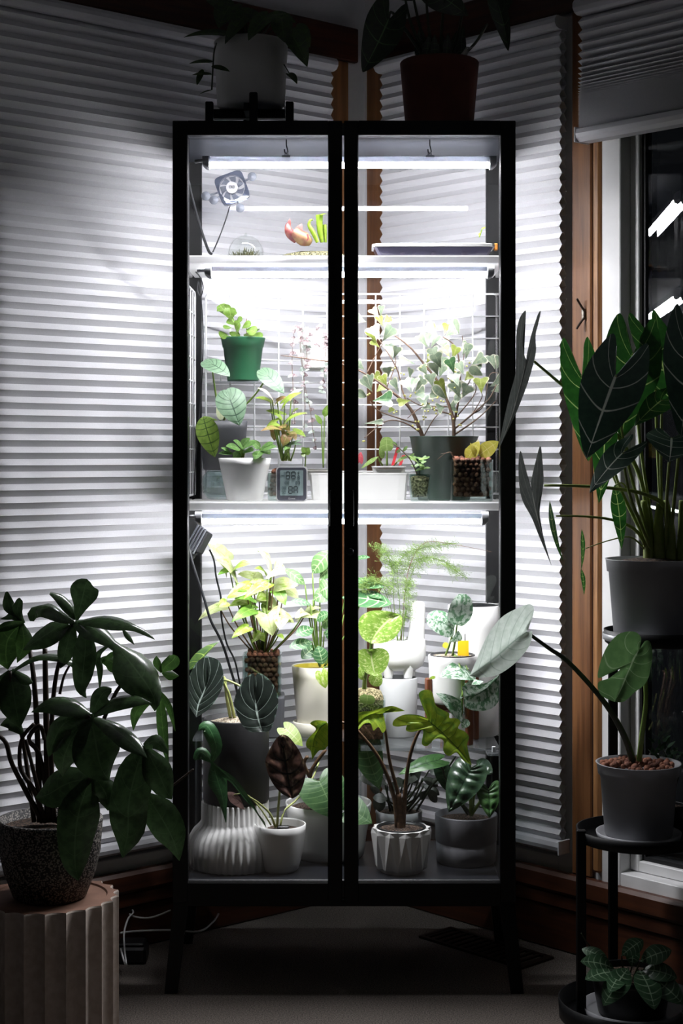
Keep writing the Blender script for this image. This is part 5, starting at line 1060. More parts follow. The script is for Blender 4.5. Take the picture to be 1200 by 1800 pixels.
L(P, 'ovate', mSci, 822, 1265, 812, 1280, 8, 3.54); stem(P, mStemG, [W(798, 1150, 3.60), W(806, 1165, 3.56), W(814, 1200, 3.53), W(812, 1225, 3.52)], .0022, name='vine')
L(P, 'ovate', mSeed, 765, 1190, 754, 1193, 3, 3.53, rows=8)
m = MB(); a, b = W(808, 1150, 3.60), W(822, 1126, 3.60); m.box((a.x-.005, a.y, a.z-.004), (b.x+.002, a.y+.001, b.z), bev=.0003); m.build('sticky_trap', plain('yellow_card', '#efc21e', .5), P); L(P, 'round', plain('yellow_dot', '#d9c02a', .5), 780, 1138, 786, 1130, 5, 3.60, name='yellow_leaf')
m = MB(); m.tube([W(817, 1126, 3.601), W(817, 1114, 3.601)], .0012, 5); m.build('stake', mBlkPl, P)
# big white pot with black liner at the back
P = potted('white_pot', 'large white pot with a black liner at the cabinet back', 'pot', 833, 3.705, ZS3)
s = 3.705/F; zt = WZ(1064, 3.705)-ZS3
pot(P, mWhiteP, 43*s, 46*s, zt, th=.0035, foot=.003); m = MB(); m.lathe([(38*s, zt-.012), (42.3*s, zt-.001), (40*s, zt+.001), (36*s, zt-.012), (.0005, zt-.013)], tuple(P.location), 44); m.build('liner', mBlkPl, P)
m = MB(); m.lathe([(36*s, -.0), (36*s, .001), (.0005, .001)], tuple(P.location), 20); m.build('base', mBlkPl, P)
# lime lobed alocasia in the faceted white pot
P = potted('potted_alocasia', 'lime lobed alocasia in a white faceted pot', 'potted plant', 705, 3.51, ZFL)
s = 3.51/F; zt = WZ(1454, 3.51)-ZFL; c = tuple(P.location); nf = 13
m = MB(); vs = []; fs = []; k = 24
rings = [(36*s, 0, 0), (43*s, .010, -.07), (50*s, zt-.010, .075), (49.5*s, zt, .05), (44*s, zt, 0), (43.5*s, zt-.02, 0)]
for (r, z, o) in rings: vs += [(c[0]+r*(1+(o if i % 2 == 0 else -o))*math.cos(2*math.pi*(i+.4)/k), c[1]+r*(1+(o if i % 2 == 0 else -o))*math.sin(2*math.pi*(i+.4)/k), c[2]+z) for i in range(k)]
for j in range(len(rings)-1):
    for i in range(k):
        a = j*k+i; b = j*k+(i+1) % k
        if i % 2 == 0: fs += [(a, b, a+k), (b, b+k, a+k)]
        else: fs += [(a, b, b+k), (a, b+k, a+k)]
m.add(vs, fs+[tuple(range(k))[::-1]]); m.build('pot', mWhiteP, P)
m = MB(); m.lathe([(40*s, zt-.006), (43*s, zt+.002), (41*s, zt+.003), (38.5*s, zt-.006)], c, 40); m.build('liner', mBlkPl, P); soil(P, mSoil, 40*s, zt-.004)
mJack = leafmat('lime_lobed_leaf', '#8fae2c', '#a6bc38', vein='#3f6420', n=9, vw=.07, mid=.035, k=.3, trans=.3, rough=.5, blotch='#6f9a34', bl=(.5, .65), bscale=4)
pleaf(P, mJack, [(752, 1266), (752.5, 1266.5), (753, 1267), (754, 1267.5), (755, 1268), (756, 1269), (757, 1270), (759, 1272), (761, 1274), (764, 1276), (768, 1280), (772, 1283), (777, 1288), (783, 1294), (787, 1298), (792, 1303), (804, 1315), (815, 1328), (829, 1345)],
      [(750, 1262), (735, 1257), (712, 1256), (694, 1264), (690, 1275), (703, 1277), (716, 1270), (713, 1283), (724, 1287), (743, 1284), (741, 1307), (751, 1311), (764, 1299), (779, 1302), (779, 1320), (789, 1329), (802, 1323), (813, 1336), (829, 1345)],
      [(751, 1262), (746, 1250), (738, 1230), (736, 1219), (744, 1213), (757, 1214), (762, 1226), (766, 1240), (778, 1248), (789, 1254), (790, 1262), (803, 1263), (809, 1270), (805, 1280), (817, 1286), (824, 1296), (821, 1308), (824, 1326), (829, 1345)], 3.450, gx=.012, gy=-.012, bulge=.004, quilt=.0012, n=9, rows=73, cols=5)
pleaf(P, mJack, [(672, 1256), (655, 1255), (640, 1262), (626, 1280)], [(672, 1254), (690, 1244), (712, 1250), (690, 1241), (670, 1245), (650, 1250), (636, 1251), (624, 1256), (618, 1270)], [(674, 1258), (678, 1280), (672, 1288), (665, 1278), (656, 1284), (652, 1272), (640, 1272), (630, 1282), (620, 1284)], 3.46, gx=.01, gy=-.02, rows=40, n=6)
pleaf(P, mJack, [(574, 1270), (562, 1280), (552, 1300), (548, 1336)], [(574, 1268), (555, 1266), (545, 1272), (555, 1282), (540, 1300), (538, 1312), (546, 1320), (548, 1336)], [(576, 1272), (585, 1290), (582, 1305), (575, 1312), (570, 1318), (560, 1320), (548, 1336)], 3.46, rows=36, n=6)
for pts, r in (([(702, 1456, 3.51), (700, 1400, 3.50), (685, 1340, 3.485), (677, 1285, 3.47), (672, 1258, 3.465)], .005), ([(708, 1456, 3.51), (712, 1390, 3.50), (720, 1330, 3.48), (735, 1288, 3.465), (752, 1267, 3.452)], .0055), ([(698, 1456, 3.51), (692, 1400, 3.50), (670, 1340, 3.49), (640, 1298, 3.475), (612, 1272, 3.465), (576, 1270, 3.465)], .0055)):
    stem(P, mStemB, [W(*p) for p in pts], r, r*.45, n=18, seg=8)
m = MB(); m.tube(curve3([W(704, 1458, 3.51), W(702, 1430, 3.508), W(700, 1395, 3.50)], 10), .011, 10, .006); m.build('stem', mStemB, P)
# dark foliage plant in a grey pot behind
P = potted('potted_dark_foliage', 'dull dark leaved plant in the grey pot behind the faceted pot', 'potted plant', 701, 3.68, ZFL)
s = 3.68/F; zt = WZ(1424, 3.68)-ZFL
pot(P, mGreyP, 37*s, 41*s, zt, th=.003); soil(P, mSoil, 38*s, zt-.006)
mDF = leafmat('dull_dark_leaf', '#3a4038', '#4a4f45', vein='#5b6356', n=6, vw=.1, trans=.15)
for a in ((680, 1378, 630, 1368, 12), (675, 1370, 640, 1352, 9), (668, 1392, 650, 1385, 10), (672, 1395, 662, 1428, 12), (680, 1405, 655, 1402, 10), (735, 1372, 720, 1335, 13), (742, 1368, 770, 1382, 9), (745, 1380, 772, 1398, 9), (750, 1388, 768, 1410, 9), (725, 1376, 740, 1350, 12), (710, 1370, 738, 1365, 12), (715, 1380, 690, 1372, 10), (740, 1392, 745, 1404, 10), (760, 1370, 775, 1376, 9), (690, 1390, 700, 1372, 9), (730, 1345, 752, 1335, 10), (680, 1360, 660, 1340, 9), (755, 1352, 772, 1360, 9)):
    L(P, 'ellip', mDF, *a, d=3.66+RND.uniform(-.04, .04), dd=RND.uniform(-.03, .02), to=(701+RND.uniform(-20, 20), 1426, 3.68), pm=mStemD, pr=1.6, nrm=(RND.uniform(-.3, .3), -.75, .7), rows=12)
# dragon alocasia in the grey cylinder
P = potted('potted_alocasia', 'glossy ridged dark alocasia in the grey cylinder pot', 'potted plant', 819, 3.59, ZFL)
s = 3.59/F; zt = WZ(1430, 3.59)-ZFL; c = tuple(P.location)
m = MB(); m.lathe([(.0005, 0), (49*s, 0), (52*s, .004), (53*s, .045), (52.2*s, .046), (52.2*s, .047), (54*s, .050), (55*s, zt-.002), (54.5*s, zt), (51.5*s, zt), (51*s, zt-.02), (.0005, zt-.021)], c, 52); m.build('pot', plain('warm_grey_ceramic', '#6c6d71', .5, var=.06), P); soil(P, mSoil, 50*s, zt-.014)
mRid = leafmat('ridged_dark_leaf', '#2c4231', '#3a5339', vein='#1a2a1e', n=8, vw=.14, mid=.06, k=.5, trans=.1, rough=.28); mRidG = leafmat('ridged_green_leaf', '#4f7a45', '#5c884c', vein='#2a4a2a', n=8, vw=.12, mid=.06, k=.5, trans=.2, rough=.35)
S = (828, 1432, 3.58)
L(P, 'heart', mRid, 828, 1350, 788, 1428, 32, 3.50, dd=-.03, to=S, pm=mStemG, pr=4, quilt=.17, n=9, nrm=(-.2, -1, .3), rows=44, cols=6)
L(P, 'sagw', mRidG, 858, 1388, 860, 1438, 24, 3.49, dd=-.02, to=S, pm=mStemG, pr=3, quilt=.15, n=7, nrm=(.1, -1, .3), rows=36, cols=6)
L(P, 'heart', mRid, 838, 1345, 866, 1360, 20, 3.54, dd=-.02, to=S, pm=mStemG, pr=3, quilt=.1, n=7, nrm=(.1, -.7, .7), rows=30, cols=5)
L(P, 'heart', mRidG, 772, 1336, 700, 1362, 17, 3.56, dd=-.04, to=(822, 1432, 3.58), pm=mStemD, pr=2, quilt=.08, n=8, nrm=(0, -.6, .8), rows=30, cols=5)
L(P, 'heart', mRid, 776, 1350, 790, 1395, 16, 3.58, dd=-.01, to=S, pm=mStemD, pr=2, quilt=.1, n=7, nrm=(.2, -1, .3), rows=30, cols=5)
stem(P, mStemD, [W(732, 1425, 3.66), W(760, 1380, 3.62), W(780, 1360, 3.60), W(800, 1330, 3.57)], .0028, .002)
# small clear clip and black box at the right edge
P = thing('shelf_bracket', 'small clear bracket on the riser edge at the right', 'bracket', W(866, 1325, 3.46))
q = W(866, 1325, 3.48); m = MB(); m.box((q.x-.012, 3.475, q.z-.004), (X1-.018, 3.52, q.z+.002), bev=.001); m.build('plate', mAcry, P); m = MB(); m.box((q.x-.002, 3.478, q.z+.0025), (q.x+.006, 3.484, q.z+.016), bev=.001); m.build('catch', plain('clear_white', '#dfe3e6', .3), P)
# ------------------------------------------------------------------ left: fluted pedestal, terrazzo pot, big lobed philodendron
g = N('fluted_concrete'); _n = g.noise(70, 4, g.coord()); _b = g.n('BsdfPrincipled', i_Roughness=.85); g.put(_b.inputs['Base Color'], g.mix(g.step(_n, .3, .7), lin('#b5a79b'), lin('#c6bab0'))); g.put(_b.inputs['Normal'], g.bump(_n, .3, .002)); mConc = g.surf(_b)
g = N('terracotta_top'); _n = g.noise(25, 3, g.coord()); _b = g.n('BsdfPrincipled', i_Roughness=.8); g.put(_b.inputs['Base Color'], g.mix(g.step(_n, .3, .7), lin('#6b4b3b'), lin('#7a5846'))); mPTop = g.surf(_b)
g = N('black_terrazzo'); _v = g.n('TexVoronoi'); _v.inputs['Scale'].default_value = 260; g.put(_v.inputs['Vector'], g.coord()); _n = g.noise(90, 3, g.coord())
_b = g.n('BsdfPrincipled', i_Roughness=.6); g.put(_b.inputs['Base Color'], g.mix(g.step(g.math('ADD', _v.outputs['Distance'], g.math('MULTIPLY', _n, .5)), .76, .64), lin('#131213'), lin('#8f8982'))); g.put(_b.inputs['Normal'], g.bump(_v.outputs['Distance'], .4, .002)); mTerz = g.surf(_b)
dP = 3.10; zp = .294; s = dP/F
P = potted('fluted_pedestal', 'fluted pale concrete pedestal at the lower left', 'pedestal', 84, dP, 0)
def flute(th, r, z):
    if r < .125: return r
    f = (th*22/(2*math.pi)) % 1.0
    return r*(1-.075*math.sin(math.pi*f)**.8)
m = MB(); m.lathe([(125*s, 0), (125*s, zp-.003), (123.5*s, zp)], tuple(P.location), 264, flute, sm=False); m.build('column', mConc, P)
m = MB(); m.lathe([(123.5*s, zp), (104*s, zp), (102*s, zp-.0035), (.0005, zp-.0035)], tuple(P.location), 264, flute, sm=False); m.build('top', mPTop, P)
P = potted('potted_philodendron', 'large lobed dark philodendron in a speckled black terrazzo pot', 'potted plant', 88, dP, zp-.0030)
zt = WZ(1437, dP)-P.location.z
m = MB(); m.lathe([(.0005, 0), (58*s, 0), (64*s, .004), (80*s, .05), (88*s, .09), (92*s, zt-.004), (91*s, zt), (86*s, zt), (85*s, zt-.02), (.0005, zt-.021)], tuple(P.location), 60); m.build('pot', mTerz, P); soil(P, mSoil, 85*s, zt-.018)
mPh = leafmat('philodendron_leaf', '#32452b', '#3c5433', vein='#465d3c', n=6, vw=.05, mid=.05, k=.4, trans=.18, rough=.22, coat=.6); mPhG = leafmat('philodendron_green', '#2f4a22', '#3c5a2a', vein='#55733c', n=6, vw=.05, mid=.05, trans=.4, rough=.3)
d = 3.05
# upper big leaf
lobes(P, mPh, [[(130, 1092, d, 6), (160, 1100, d-.01, 22), (195, 1128, d-.02, 10), (210, 1140, d-.02, 12), (232, 1165, d-.03, 34), (258, 1200, d-.04, 31), (272, 1228, d-.04, 14), (272, 1250, d-.04, .5)],
   [(133, 1090, d, 3), (140, 1068, d, 10), (146, 1045, d, 21), (150, 1028, d, 18), (155, 1020, d, 4)],
   [(132, 1088, d, 3), (122, 1068, d, 10), (105, 1050, d, 9), (88, 1042, d, 3)],
   [(132, 1092, d, 5), (108, 1082, d-.01, 12), (80, 1068, d-.01, 16), (60, 1075, d, 12), (56, 1092, d, 3)],
   [(120, 1096, d, 5), (95, 1105, d-.01, 20), (68, 1122, d-.01, 18), (40, 1143, d-.01, .5)],
   [(138, 1092, d, 5), (170, 1088, d-.02, 14), (205, 1093, d-.03, 15), (235, 1102, d-.04, 7), (258, 1113, d-.04, 5), (272, 1124, d-.04, .5)],
   [(150, 1100, d, 5), (150, 1140, d-.02, 17), (146, 1180, d-.03, 16), (144, 1210, d-.03, 9), (152, 1227, d-.03, .5)],
   [(128, 1096, d, 4), (120, 1125, d-.01, 13), (112, 1155, d-.01, 11), (106, 1175, d-.01, .5)],
   [(195, 1130, d-.01, 3), (172, 1150, d, 5), (176, 1175, d, 5), (175, 1212, d, .5)],
   [(215, 1105, d-.03, 1), (225, 1118, d-.03, 5), (236, 1133, d-.03, .5)]], nrm=(.2, -.62, .78))
# lower centre leaf
d2 = 3.0
lobes(P, mPh, [[(158, 1255, d2, 5), (166, 1290, d2-.01, 30), (172, 1325, d2-.02, 36), (180, 1352, d2-.02, 24), (192, 1372, d2-.02, .5)],
   [(158, 1256, d2, 5), (125, 1240, d2, 18), (92, 1236, d2, 17), (70, 1244, d2, 8), (55, 1252, d2, .5)],
   [(162, 1254, d2, 5), (172, 1230, d2, 15), (182, 1216, d2, 14), (196, 1212, d2, 4)],
   [(164, 1256, d2, 5), (200, 1235, d2-.01, 14), (235, 1230, d2-.02, 12), (266, 1236, d2-.03, .5)],
   [(165, 1262, d2, 5), (200, 1280, d2-.02, 15), (232, 1305, d2-.03, 15), (258, 1332, d2-.04, .5)],
   [(160, 1262, d2, 5), (130, 1290, d2-.01, 22), (112, 1330, d2-.01, 20), (110, 1365, d2, .5)],
   [(160, 1258, d2, 5), (115, 1268, d2, 18), (95, 1300, d2, 16), (85, 1330, d2, .5)]], nrm=(.1, -.65, .76))
lobes(P, mPh, [[(160, 1365, d2-.02, 6), (140, 1420, d2-.03, 30), (132, 1470, d2-.03, 28), (132, 1520, d2-.03, 18), (138, 1548, d2-.03, .5)], [(160, 1368, d2-.02, 6), (120, 1375, d2-.01, 28), (85, 1395, d2-.01, 22), (62, 1402, d2-.01, .5)], [(165, 1366, d2-.02, 6), (185, 1392, d2-.02, 20), (190, 1425, d2-.02, .5)]])
lobes(P, mPh, [[(255, 1312, d2-.02, 5), (240, 1350, d2-.03, 26), (226, 1410, d2-.04, 29), (225, 1460, d2-.04, 25), (218, 1495, d2-.04, 8), (215, 1508, d2-.04, .5)], [(255, 1314, d2-.02, 5), (275, 1350, d2-.03, 22), (290, 1385, d2-.03, 16), (302, 1405, d2-.03, .5)], [(252, 1312, d2-.02, 5), (272, 1302, d2-.03, 12), (290, 1318, d2-.03, 5), (294, 1326, d2-.03, .5)]])
lobes(P, mPh, [[(255, 1395, d2, 4), (275, 1425, d2-.02, 24), (298, 1465, d2-.03, 24), (310, 1495, d2-.03, 10), (315, 1513, d2-.03, .5)]], nrm=(-.3, -1, .4))
lobes(P, mPh, [[(18, 1178, d, 4), (22, 1205, d-.01, 24), (28, 1245, d-.02, 22), (35, 1280, d-.02, .5)], [(18, 1180, d, 4), (0, 1215, d, 18), (-15, 1260, d, .5)], [(20, 1178, d, 4), (45, 1195, d, 8), (58, 1200, d, .5)]])
lobes(P, mPhG, [[(40, 1094, d+.05, 4), (15, 1120, d+.04, 22), (10, 1150, d+.03, 20), (14, 1177, d+.03, .5)], [(40, 1094, d+.05, 3), (10, 1100, d+.04, 8), (-15, 1112, d+.04, .5)], [(38, 1096, d+.05, 3), (42, 1130, d+.03, 14), (30, 1165, d+.03, .5)]])
lobes(P, mPh, [[(42, 1096, d+.06, 3), (26, 1080, d+.06, 9), (12, 1085, d+.06, 4), (1, 1088, d+.06, .5)], [(40, 1094, d+.06, 3), (30, 1075, d+.06, 8), (34, 1056, d+.06, 5), (36, 1052, d+.06, 1)], [(30, 1082, d+.06, 3), (16, 1065, d+.06, 9), (12, 1043, d+.06, 3), (11, 1040, d+.06, .5)]])
lobes(P, mPhG, [[(172, 1160, d+.05, 2), (190, 1160, d+.05, 10), (205, 1168, d+.05, 13), (214, 1172, d+.05, .5)], [(180, 1162, d+.05, 2), (196, 1150, d+.05, 4), (206, 1148, d+.05, .5)]])
lobes(P, mPhG, [[(285, 1182, d+.02, 2), (290, 1172, d+.02, 9), (304, 1160, d+.02, 11), (308, 1152, d+.02, 3)], [(285, 1182, d+.02, 2), (300, 1186, d+.02, 8), (314, 1188, d+.02, .5)], [(285, 1182, d+.02, 2), (276, 1165, d+.02, 6), (275, 1153, d+.02, .5)]])
lobes(P, mPhG, [[(262, 1235, d, 3), (240, 1250, d, 9), (234, 1284, d, .5)], [(280, 1215, d+.02, 3), (284, 1260, d+.02, 8), (288, 1300, d+.02, 7), (296, 1345, d+.02, .5)], [(280, 1215, d+.02, 2), (296, 1240, d+.02, 5), (308, 1285, d+.02, .5)]])
lobes(P, mPh, [[(20, 1180, d, 4), (60, 1155, d, 9), (95, 1152, d, 11), (130, 1165, d, 8), (140, 1190, d, .5)]], nrm=(0, -.4, 1))
lobes(P, mPh, [[(40, 1290, d+.03, 3), (20, 1270, d+.03, 12), (0, 1275, d+.03, .5)]])
mPS = plain('philodendron_stalk', '#3a2a22', .5, var=.3)
for pts, r in (([(70, 1445, dP), (66, 1300, dP), (60, 1200, dP-.02), (52, 1140, dP)], .0062), ([(84, 1445, dP), (82, 1300, dP), (80, 1200, dP), (79, 1140, dP)], .0072), ([(95, 1445, dP), (90, 1300, dP-.02), (100, 1180, dP-.03), (130, 1094, d)], .0052), ([(105, 1445, dP), (115, 1330, dP-.02), (140, 1280, d2+.01), (158, 1258, d2)], .0050), ([(115, 1445, dP), (150, 1400, d2), (215, 1390, d2), (258, 1394, d2)], .0048), ([(100, 1445, dP), (150, 1340, d2+.02), (205, 1215, d2+.04), (230, 1198, d2+.04)], .0048), ([(110, 1445, dP), (140, 1400, d2), (150, 1380, d2), (158, 1366, d2-.02)], .005), ([(60, 1445, dP), (40, 1300, dP), (22, 1240, d), (18, 1180, d)], .0048), ([(112, 1445, dP), (180, 1400, d2+.01), (230, 1350, d2), (254, 1314, d2-.02)], .0045), ([(105, 1220, dP), (112, 1190, dP), (122, 1170, dP)], .003), ([(90, 1445, dP), (70, 1330, dP), (50, 1300, dP-.02), (70, 1275, dP-.03), (78, 1300, dP-.03)], .0055), ([(75, 1445, dP), (40, 1380, dP-.02), (20, 1340, dP-.04), (10, 1305, dP-.04), (-8, 1290, dP-.04)], .0055), ([(80, 1445, dP), (60, 1390, dP-.03), (36, 1350, dP-.03), (38, 1300, dP-.03), (60, 1272, dP-.03)], .005), ([(70, 1400, dP-.02), (55, 1340, dP-.04), (45, 1300, dP-.04)], .0045), ([(300, 1384, 3.1), (340, 1352, 3.1)], .0025)):
    stem(P, mPS, [W(*p) for p in pts], r, r*.7, name='stem', n=16, seg=8)
stem(P, plain('yellow_shoot', '#9a8a2a', .5), [W(145, 1440, d2+.04), W(142, 1415, d2+.03), W(139, 1408, d2+.02)], .004, .003, name='shoot')

# ------------------------------------------------------------------ right: three tier black stand
dS = 3.20
z2 = .398; z3 = WZ(1108, dS); z1 = .030
P = thing('tiered_plant_stand', 'black metal three tier plant stand by the window', 'plant stand', (WX(1130, dS), dS, 0))
def trayring(cx, cy, z, r, h=.024):
    m = MB(); m.lathe([(.0005, z), (r-.004, z), (r, z+.003), (r+.002, z+h), (r-.001, z+h), (r-.004, z+.006), (.0005, z+.005)], (cx, cy, 0), 56); m.build('tray', mBlack, P)
tx2, tx3, tx1 = WX(1122, dS), WX(1155, dS), WX(1105, dS)
trayring(tx2, dS, z2-.022, .122, .024); trayring(tx3, dS, z3-.026, .104, .028); trayring(tx1, dS-.03, z1, .142, .040)
for (x, y, zt) in ((WX(1021, 3.16), 3.16, z2+.008), (WX(1077, 3.29), 3.29, z3-.004), (WX(1245, 3.2), 3.2, z3-.004), (WX(1262, 3.10), 3.10, z2-.022)):
    m = MB(); m.box((x-.0095, y-.006, 0), (x+.0095, y+.006, zt), bev=.002); m.build('leg', mBlack, P)
# frydek alocasia on the top tier
mClearP = plain('cloudy_grey_plastic', '#a3a4a8', .45, var=.15, nscale=12, trans=.25)
mSauc = plain('cloudy_saucer', '#c3c4c8', .3, var=.08, trans=.3)
mFry = leafmat('frydek_leaf', '#2b453a', '#345040', vein='#e8efe2', n=7, vw=.085, mid=.06, k=.35, trans=.06, rough=.42, vfade=.45); mFryG = leafmat('frydek_backlit_leaf', '#1f4a1b', '#285820', vein='#a9c074', n=7, vw=.08, mid=.06, k=.35, trans=.4, rough=.4, vfade=.5); mFryE = leafmat('frydek_grey_leaf', '#828884', '#8f9590', vein='#d8dcd4', n=7, vw=.08, mid=.06, k=.35, trans=.05, rough=.45)
P = thing('potted_alocasia', 'large white veined alocasia in a cloudy pot on the top tier', 'potted plant', (WX(1143, dS), dS, z3-.0205))
c = tuple(P.location); s = dS/F; zt = WZ(982, dS)-c[2]
m = MB(); m.lathe([(.0005, 0), (78*s, 0), (83*s, .003), (84*s, .015), (82*s, .015), (79*s, .006), (.0005, .005)], c, 48); m.build('saucer', mSauc, P)
m = MB(); m.lathe([(.0005, .006), (62*s, .006), (64*s, .010), (73*s, zt-.026), (76*s, zt-.025), (78*s, zt-.002), (79.5*s, zt), (76*s, zt), (73*s, zt-.02), (.0005, zt-.021)], c, 48); m.build('pot', mClearP, P); soil(P, mSoil, 75*s, zt-.010, hump=.012)
mFS = plain('alocasia_stalk', '#8a9a4e', .45, var=.25, trans=.1)
S = (1150, 980, dS)
pleaf(P, mFryE, [(925, 632), (914, 680), (898, 735), (876, 790)], [(922, 628), (918, 600), (924, 552), (921, 547), (912, 562), (907, 590), (908, 620), (906, 655), (894, 700), (884, 745), (876, 790)], [(925, 626), (933, 590), (944, 555), (950, 546), (948, 560), (941, 590), (942, 615), (937, 640), (925, 680), (905, 730), (876, 790)], 3.12, gx=.03, gy=.0, bulge=.006, rows=40)
pleaf(P, mFryE, [(934, 860), (940, 895), (950, 930), (970, 997)], [(931, 850), (924, 825), (915, 793), (911, 812), (912, 850), (918, 880), (934, 910), (948, 945), (970, 997)], [(932, 850), (940, 815), (949, 784), (953, 810), (955, 850), (948, 880), (948, 905), (954, 945), (970, 997)], 3.10, gx=.02, bulge=.010, rows=40)
def fry(jx, jy, tx, ty, hw, d, mt=mFry, to=S, dd=-.03, **k): return L(P, 'sag', mt, jx, jy, tx, ty, hw, d, dd, to=to, pm=mFS, pr=3.0, bend=.06, rows=28, n=7, wave=.05, **k)
L(P, 'lance', mFryG, 966, 880, 990, 988, 7, 3.12, nrm=(-.8, -.6, .2))
fry(1022, 661, 1034, 811, 37, 3.13, mFryG, nrm=(.1, -1, .15))
fry(1082, 660, 1030, 806, 54, 3.06, nrm=(-.1, -1, .4))
fry(1112, 622, 1092, 770, 52, 3.16, mFryG, nrm=(0, -1, .2), to=(1155, 980, dS))
fry(1212, 610, 1196, 770, 45, 3.05, nrm=(0, -1, .3), to=(1175, 980, dS))
fry(1094, 796, 1036, 866, 26, 3.05, nrm=(-.3, -.8, .5))
fry(1180, 770, 1176, 812, 44, 3.06, nrm=(0, -.75, .6), to=(1170, 980, dS), dd=-.05)
fry(1062, 760, 1052, 884, 24, 3.14, mFryG, nrm=(.2, -1, .1))
fry(1163, 703, 1115, 748, 22, 3.12, mFryG, nrm=(-.3, -.9, .3), to=(1165, 980, dS))
fry(1150, 600, 1180, 720, 40, 3.18, mFryG, nrm=(.3, -1, .1), to=(1165, 980, dS))
L(P, 'lance', mFryG, 1080, 852, 1092, 966, 14, 3.16, nrm=(.2, -1, 0)); L(P, 'lance', mFryG, 1022, 930, 1021, 1002, 5, 3.14, nrm=(.6, -1, 0)); L(P, 'lance', mFryG, 1021, 1000, 1026, 1046, 5, 3.14, nrm=(.6, -1, 0))
stem(P, mFS, [W(1140, 980, dS), W(1128, 850, 3.18), W(1080, 760, 3.16), W(1020, 705, 3.15), W(938, 635, 3.12)], .0052, .0026, n=20); stem(P, mFS, [W(1160, 980, dS), W(1172, 900, 3.18), W(1130, 868, 3.14), W(1050, 856, 3.12), W(956, 853, 3.11)], .0055, .0026, n=20)
stem(P, mFS, [W(1143, 980, dS), W(1120, 935, 3.18), W(1080, 915, 3.16), W(1030, 908, 3.14), W(977, 907, 3.12)], .0042, .0018, n=18); stem(P, mFS, [W(1140, 975, dS), W(1110, 945, 3.18), W(1070, 950, 3.15), W(1024, 966, 3.14)], .002, .001, n=14); stem(P, mFS, [W(1150, 975, dS), W(1110, 880, 3.17), W(1095, 850, 3.16), W(1081, 853, 3.16)], .0022, .0014)
for (x, w) in ((1140, .012), (1158, .014), (1178, .013), (1195, .010)): stem(P, mFS, [W(x, 985, dS), W(x+RND.uniform(-3, 3), 930, dS-.01), W(x+RND.uniform(-12, 6), 880, dS-.02)], w, w*.5, name='stalk_base', seg=8)
# monstera and silver sword in the middle pot
P = thing('potted_monstera', 'young monstera and silver leaf in a cloudy pot on the middle tier', 'potted plant', (WX(1122, dS), dS, z2-.0165))
c = tuple(P.location); zt = WZ(1340, dS)-c[2]
m = MB(); m.lathe([(.0005, 0), (68*s, 0), (73*s, .003), (74.5*s, .012), (72.5*s, .012), (69*s, .005), (.0005, .0045)], c, 48); m.build('saucer', mSauc, P)
m = MB(); m.lathe([(.0005, .005), (57*s, .005), (59*s, .009), (67*s, zt-.024), (70.5*s, zt-.023), (73*s, zt-.002), (75*s, zt), (71.5*s, zt), (69*s, zt-.014), (.0005, zt-.015)], c, 48); m.build('pot', mClearP, P)
rr = random.Random(31)
for i in range(110):
    a = rr.random()*6.28; r = 66*s*math.sqrt((i+.5)/110); pebble(P, (c[0]+r*math.cos(a), c[1]+r*math.sin(a), c[2]+zt-.008+.006*(1-r/(66*s))+rr.uniform(-.002, .003)), .0066*rr.uniform(.8, 1.15), rr)
mMon = leafmat('monstera_leaf', '#5d8550', '#688f58', vein='#a3bd93', n=6, vw=.07, mid=.05, k=.4, trans=.25, rough=.3); mSil = leafmat('silver_sword_leaf', '#b9c6bb', '#c8d2c9', vein='#96a89a', n=7, vw=.12, mid=.05, k=.5, trans=.5, rough=.35)
pleaf(P, mMon, [(1124, 1140), (1122, 1143), (1120, 1147), (1118, 1151), (1116, 1154), (1113, 1159), (1110, 1166), (1107, 1173), (1104, 1180), (1100, 1190), (1092, 1210), (1080, 1234)],
      [(1124, 1137), (1126, 1120), (1112, 1110), (1085, 1116), (1062, 1145), (1050, 1190), (1070, 1184), (1090, 1176), (1070, 1192), (1051, 1200), (1056, 1222), (1080, 1234)],
      [(1126, 1139), (1133, 1127), (1142, 1128), (1146, 1145), (1146, 1160), (1143, 1175), (1139, 1192), (1130, 1206), (1116, 1216), (1106, 1226), (1094, 1234), (1080, 1234)], 3.10, gx=.03, gy=-.02, bulge=.008, quilt=.0018, n=6, rows=56, cols=5)
stem(P, mStemG, [W(1123, 1336, dS), W(1128, 1290, 3.17), W(1135, 1230, 3.14), W(1130, 1160, 3.115), W(1122, 1146, 3.108)], .0058, .0036, n=18, seg=8)
pleaf(P, mSil, [(925, 1110), (900, 1130), (868, 1158), (825, 1188)], [(928, 1106), (938, 1075), (932, 1062), (912, 1068), (888, 1080), (872, 1095), (855, 1120), (838, 1158), (825, 1188)], [(928, 1112), (935, 1110), (932, 1130), (920, 1150), (900, 1170), (875, 1186), (850, 1191), (835, 1190), (825, 1188)], 3.06, gx=.04, gy=-.02, bulge=.016, quilt=.0022, n=7, rows=40, cols=5)
stem(P, mStemD, [W(1112, 1338, dS), W(1095, 1290, 3.18), W(1060, 1232, 3.14), W(1000, 1165, 3.10), W(965, 1140, 3.08), W(928, 1113, 3.066)], .0070, .0032, n=22, seg=8)
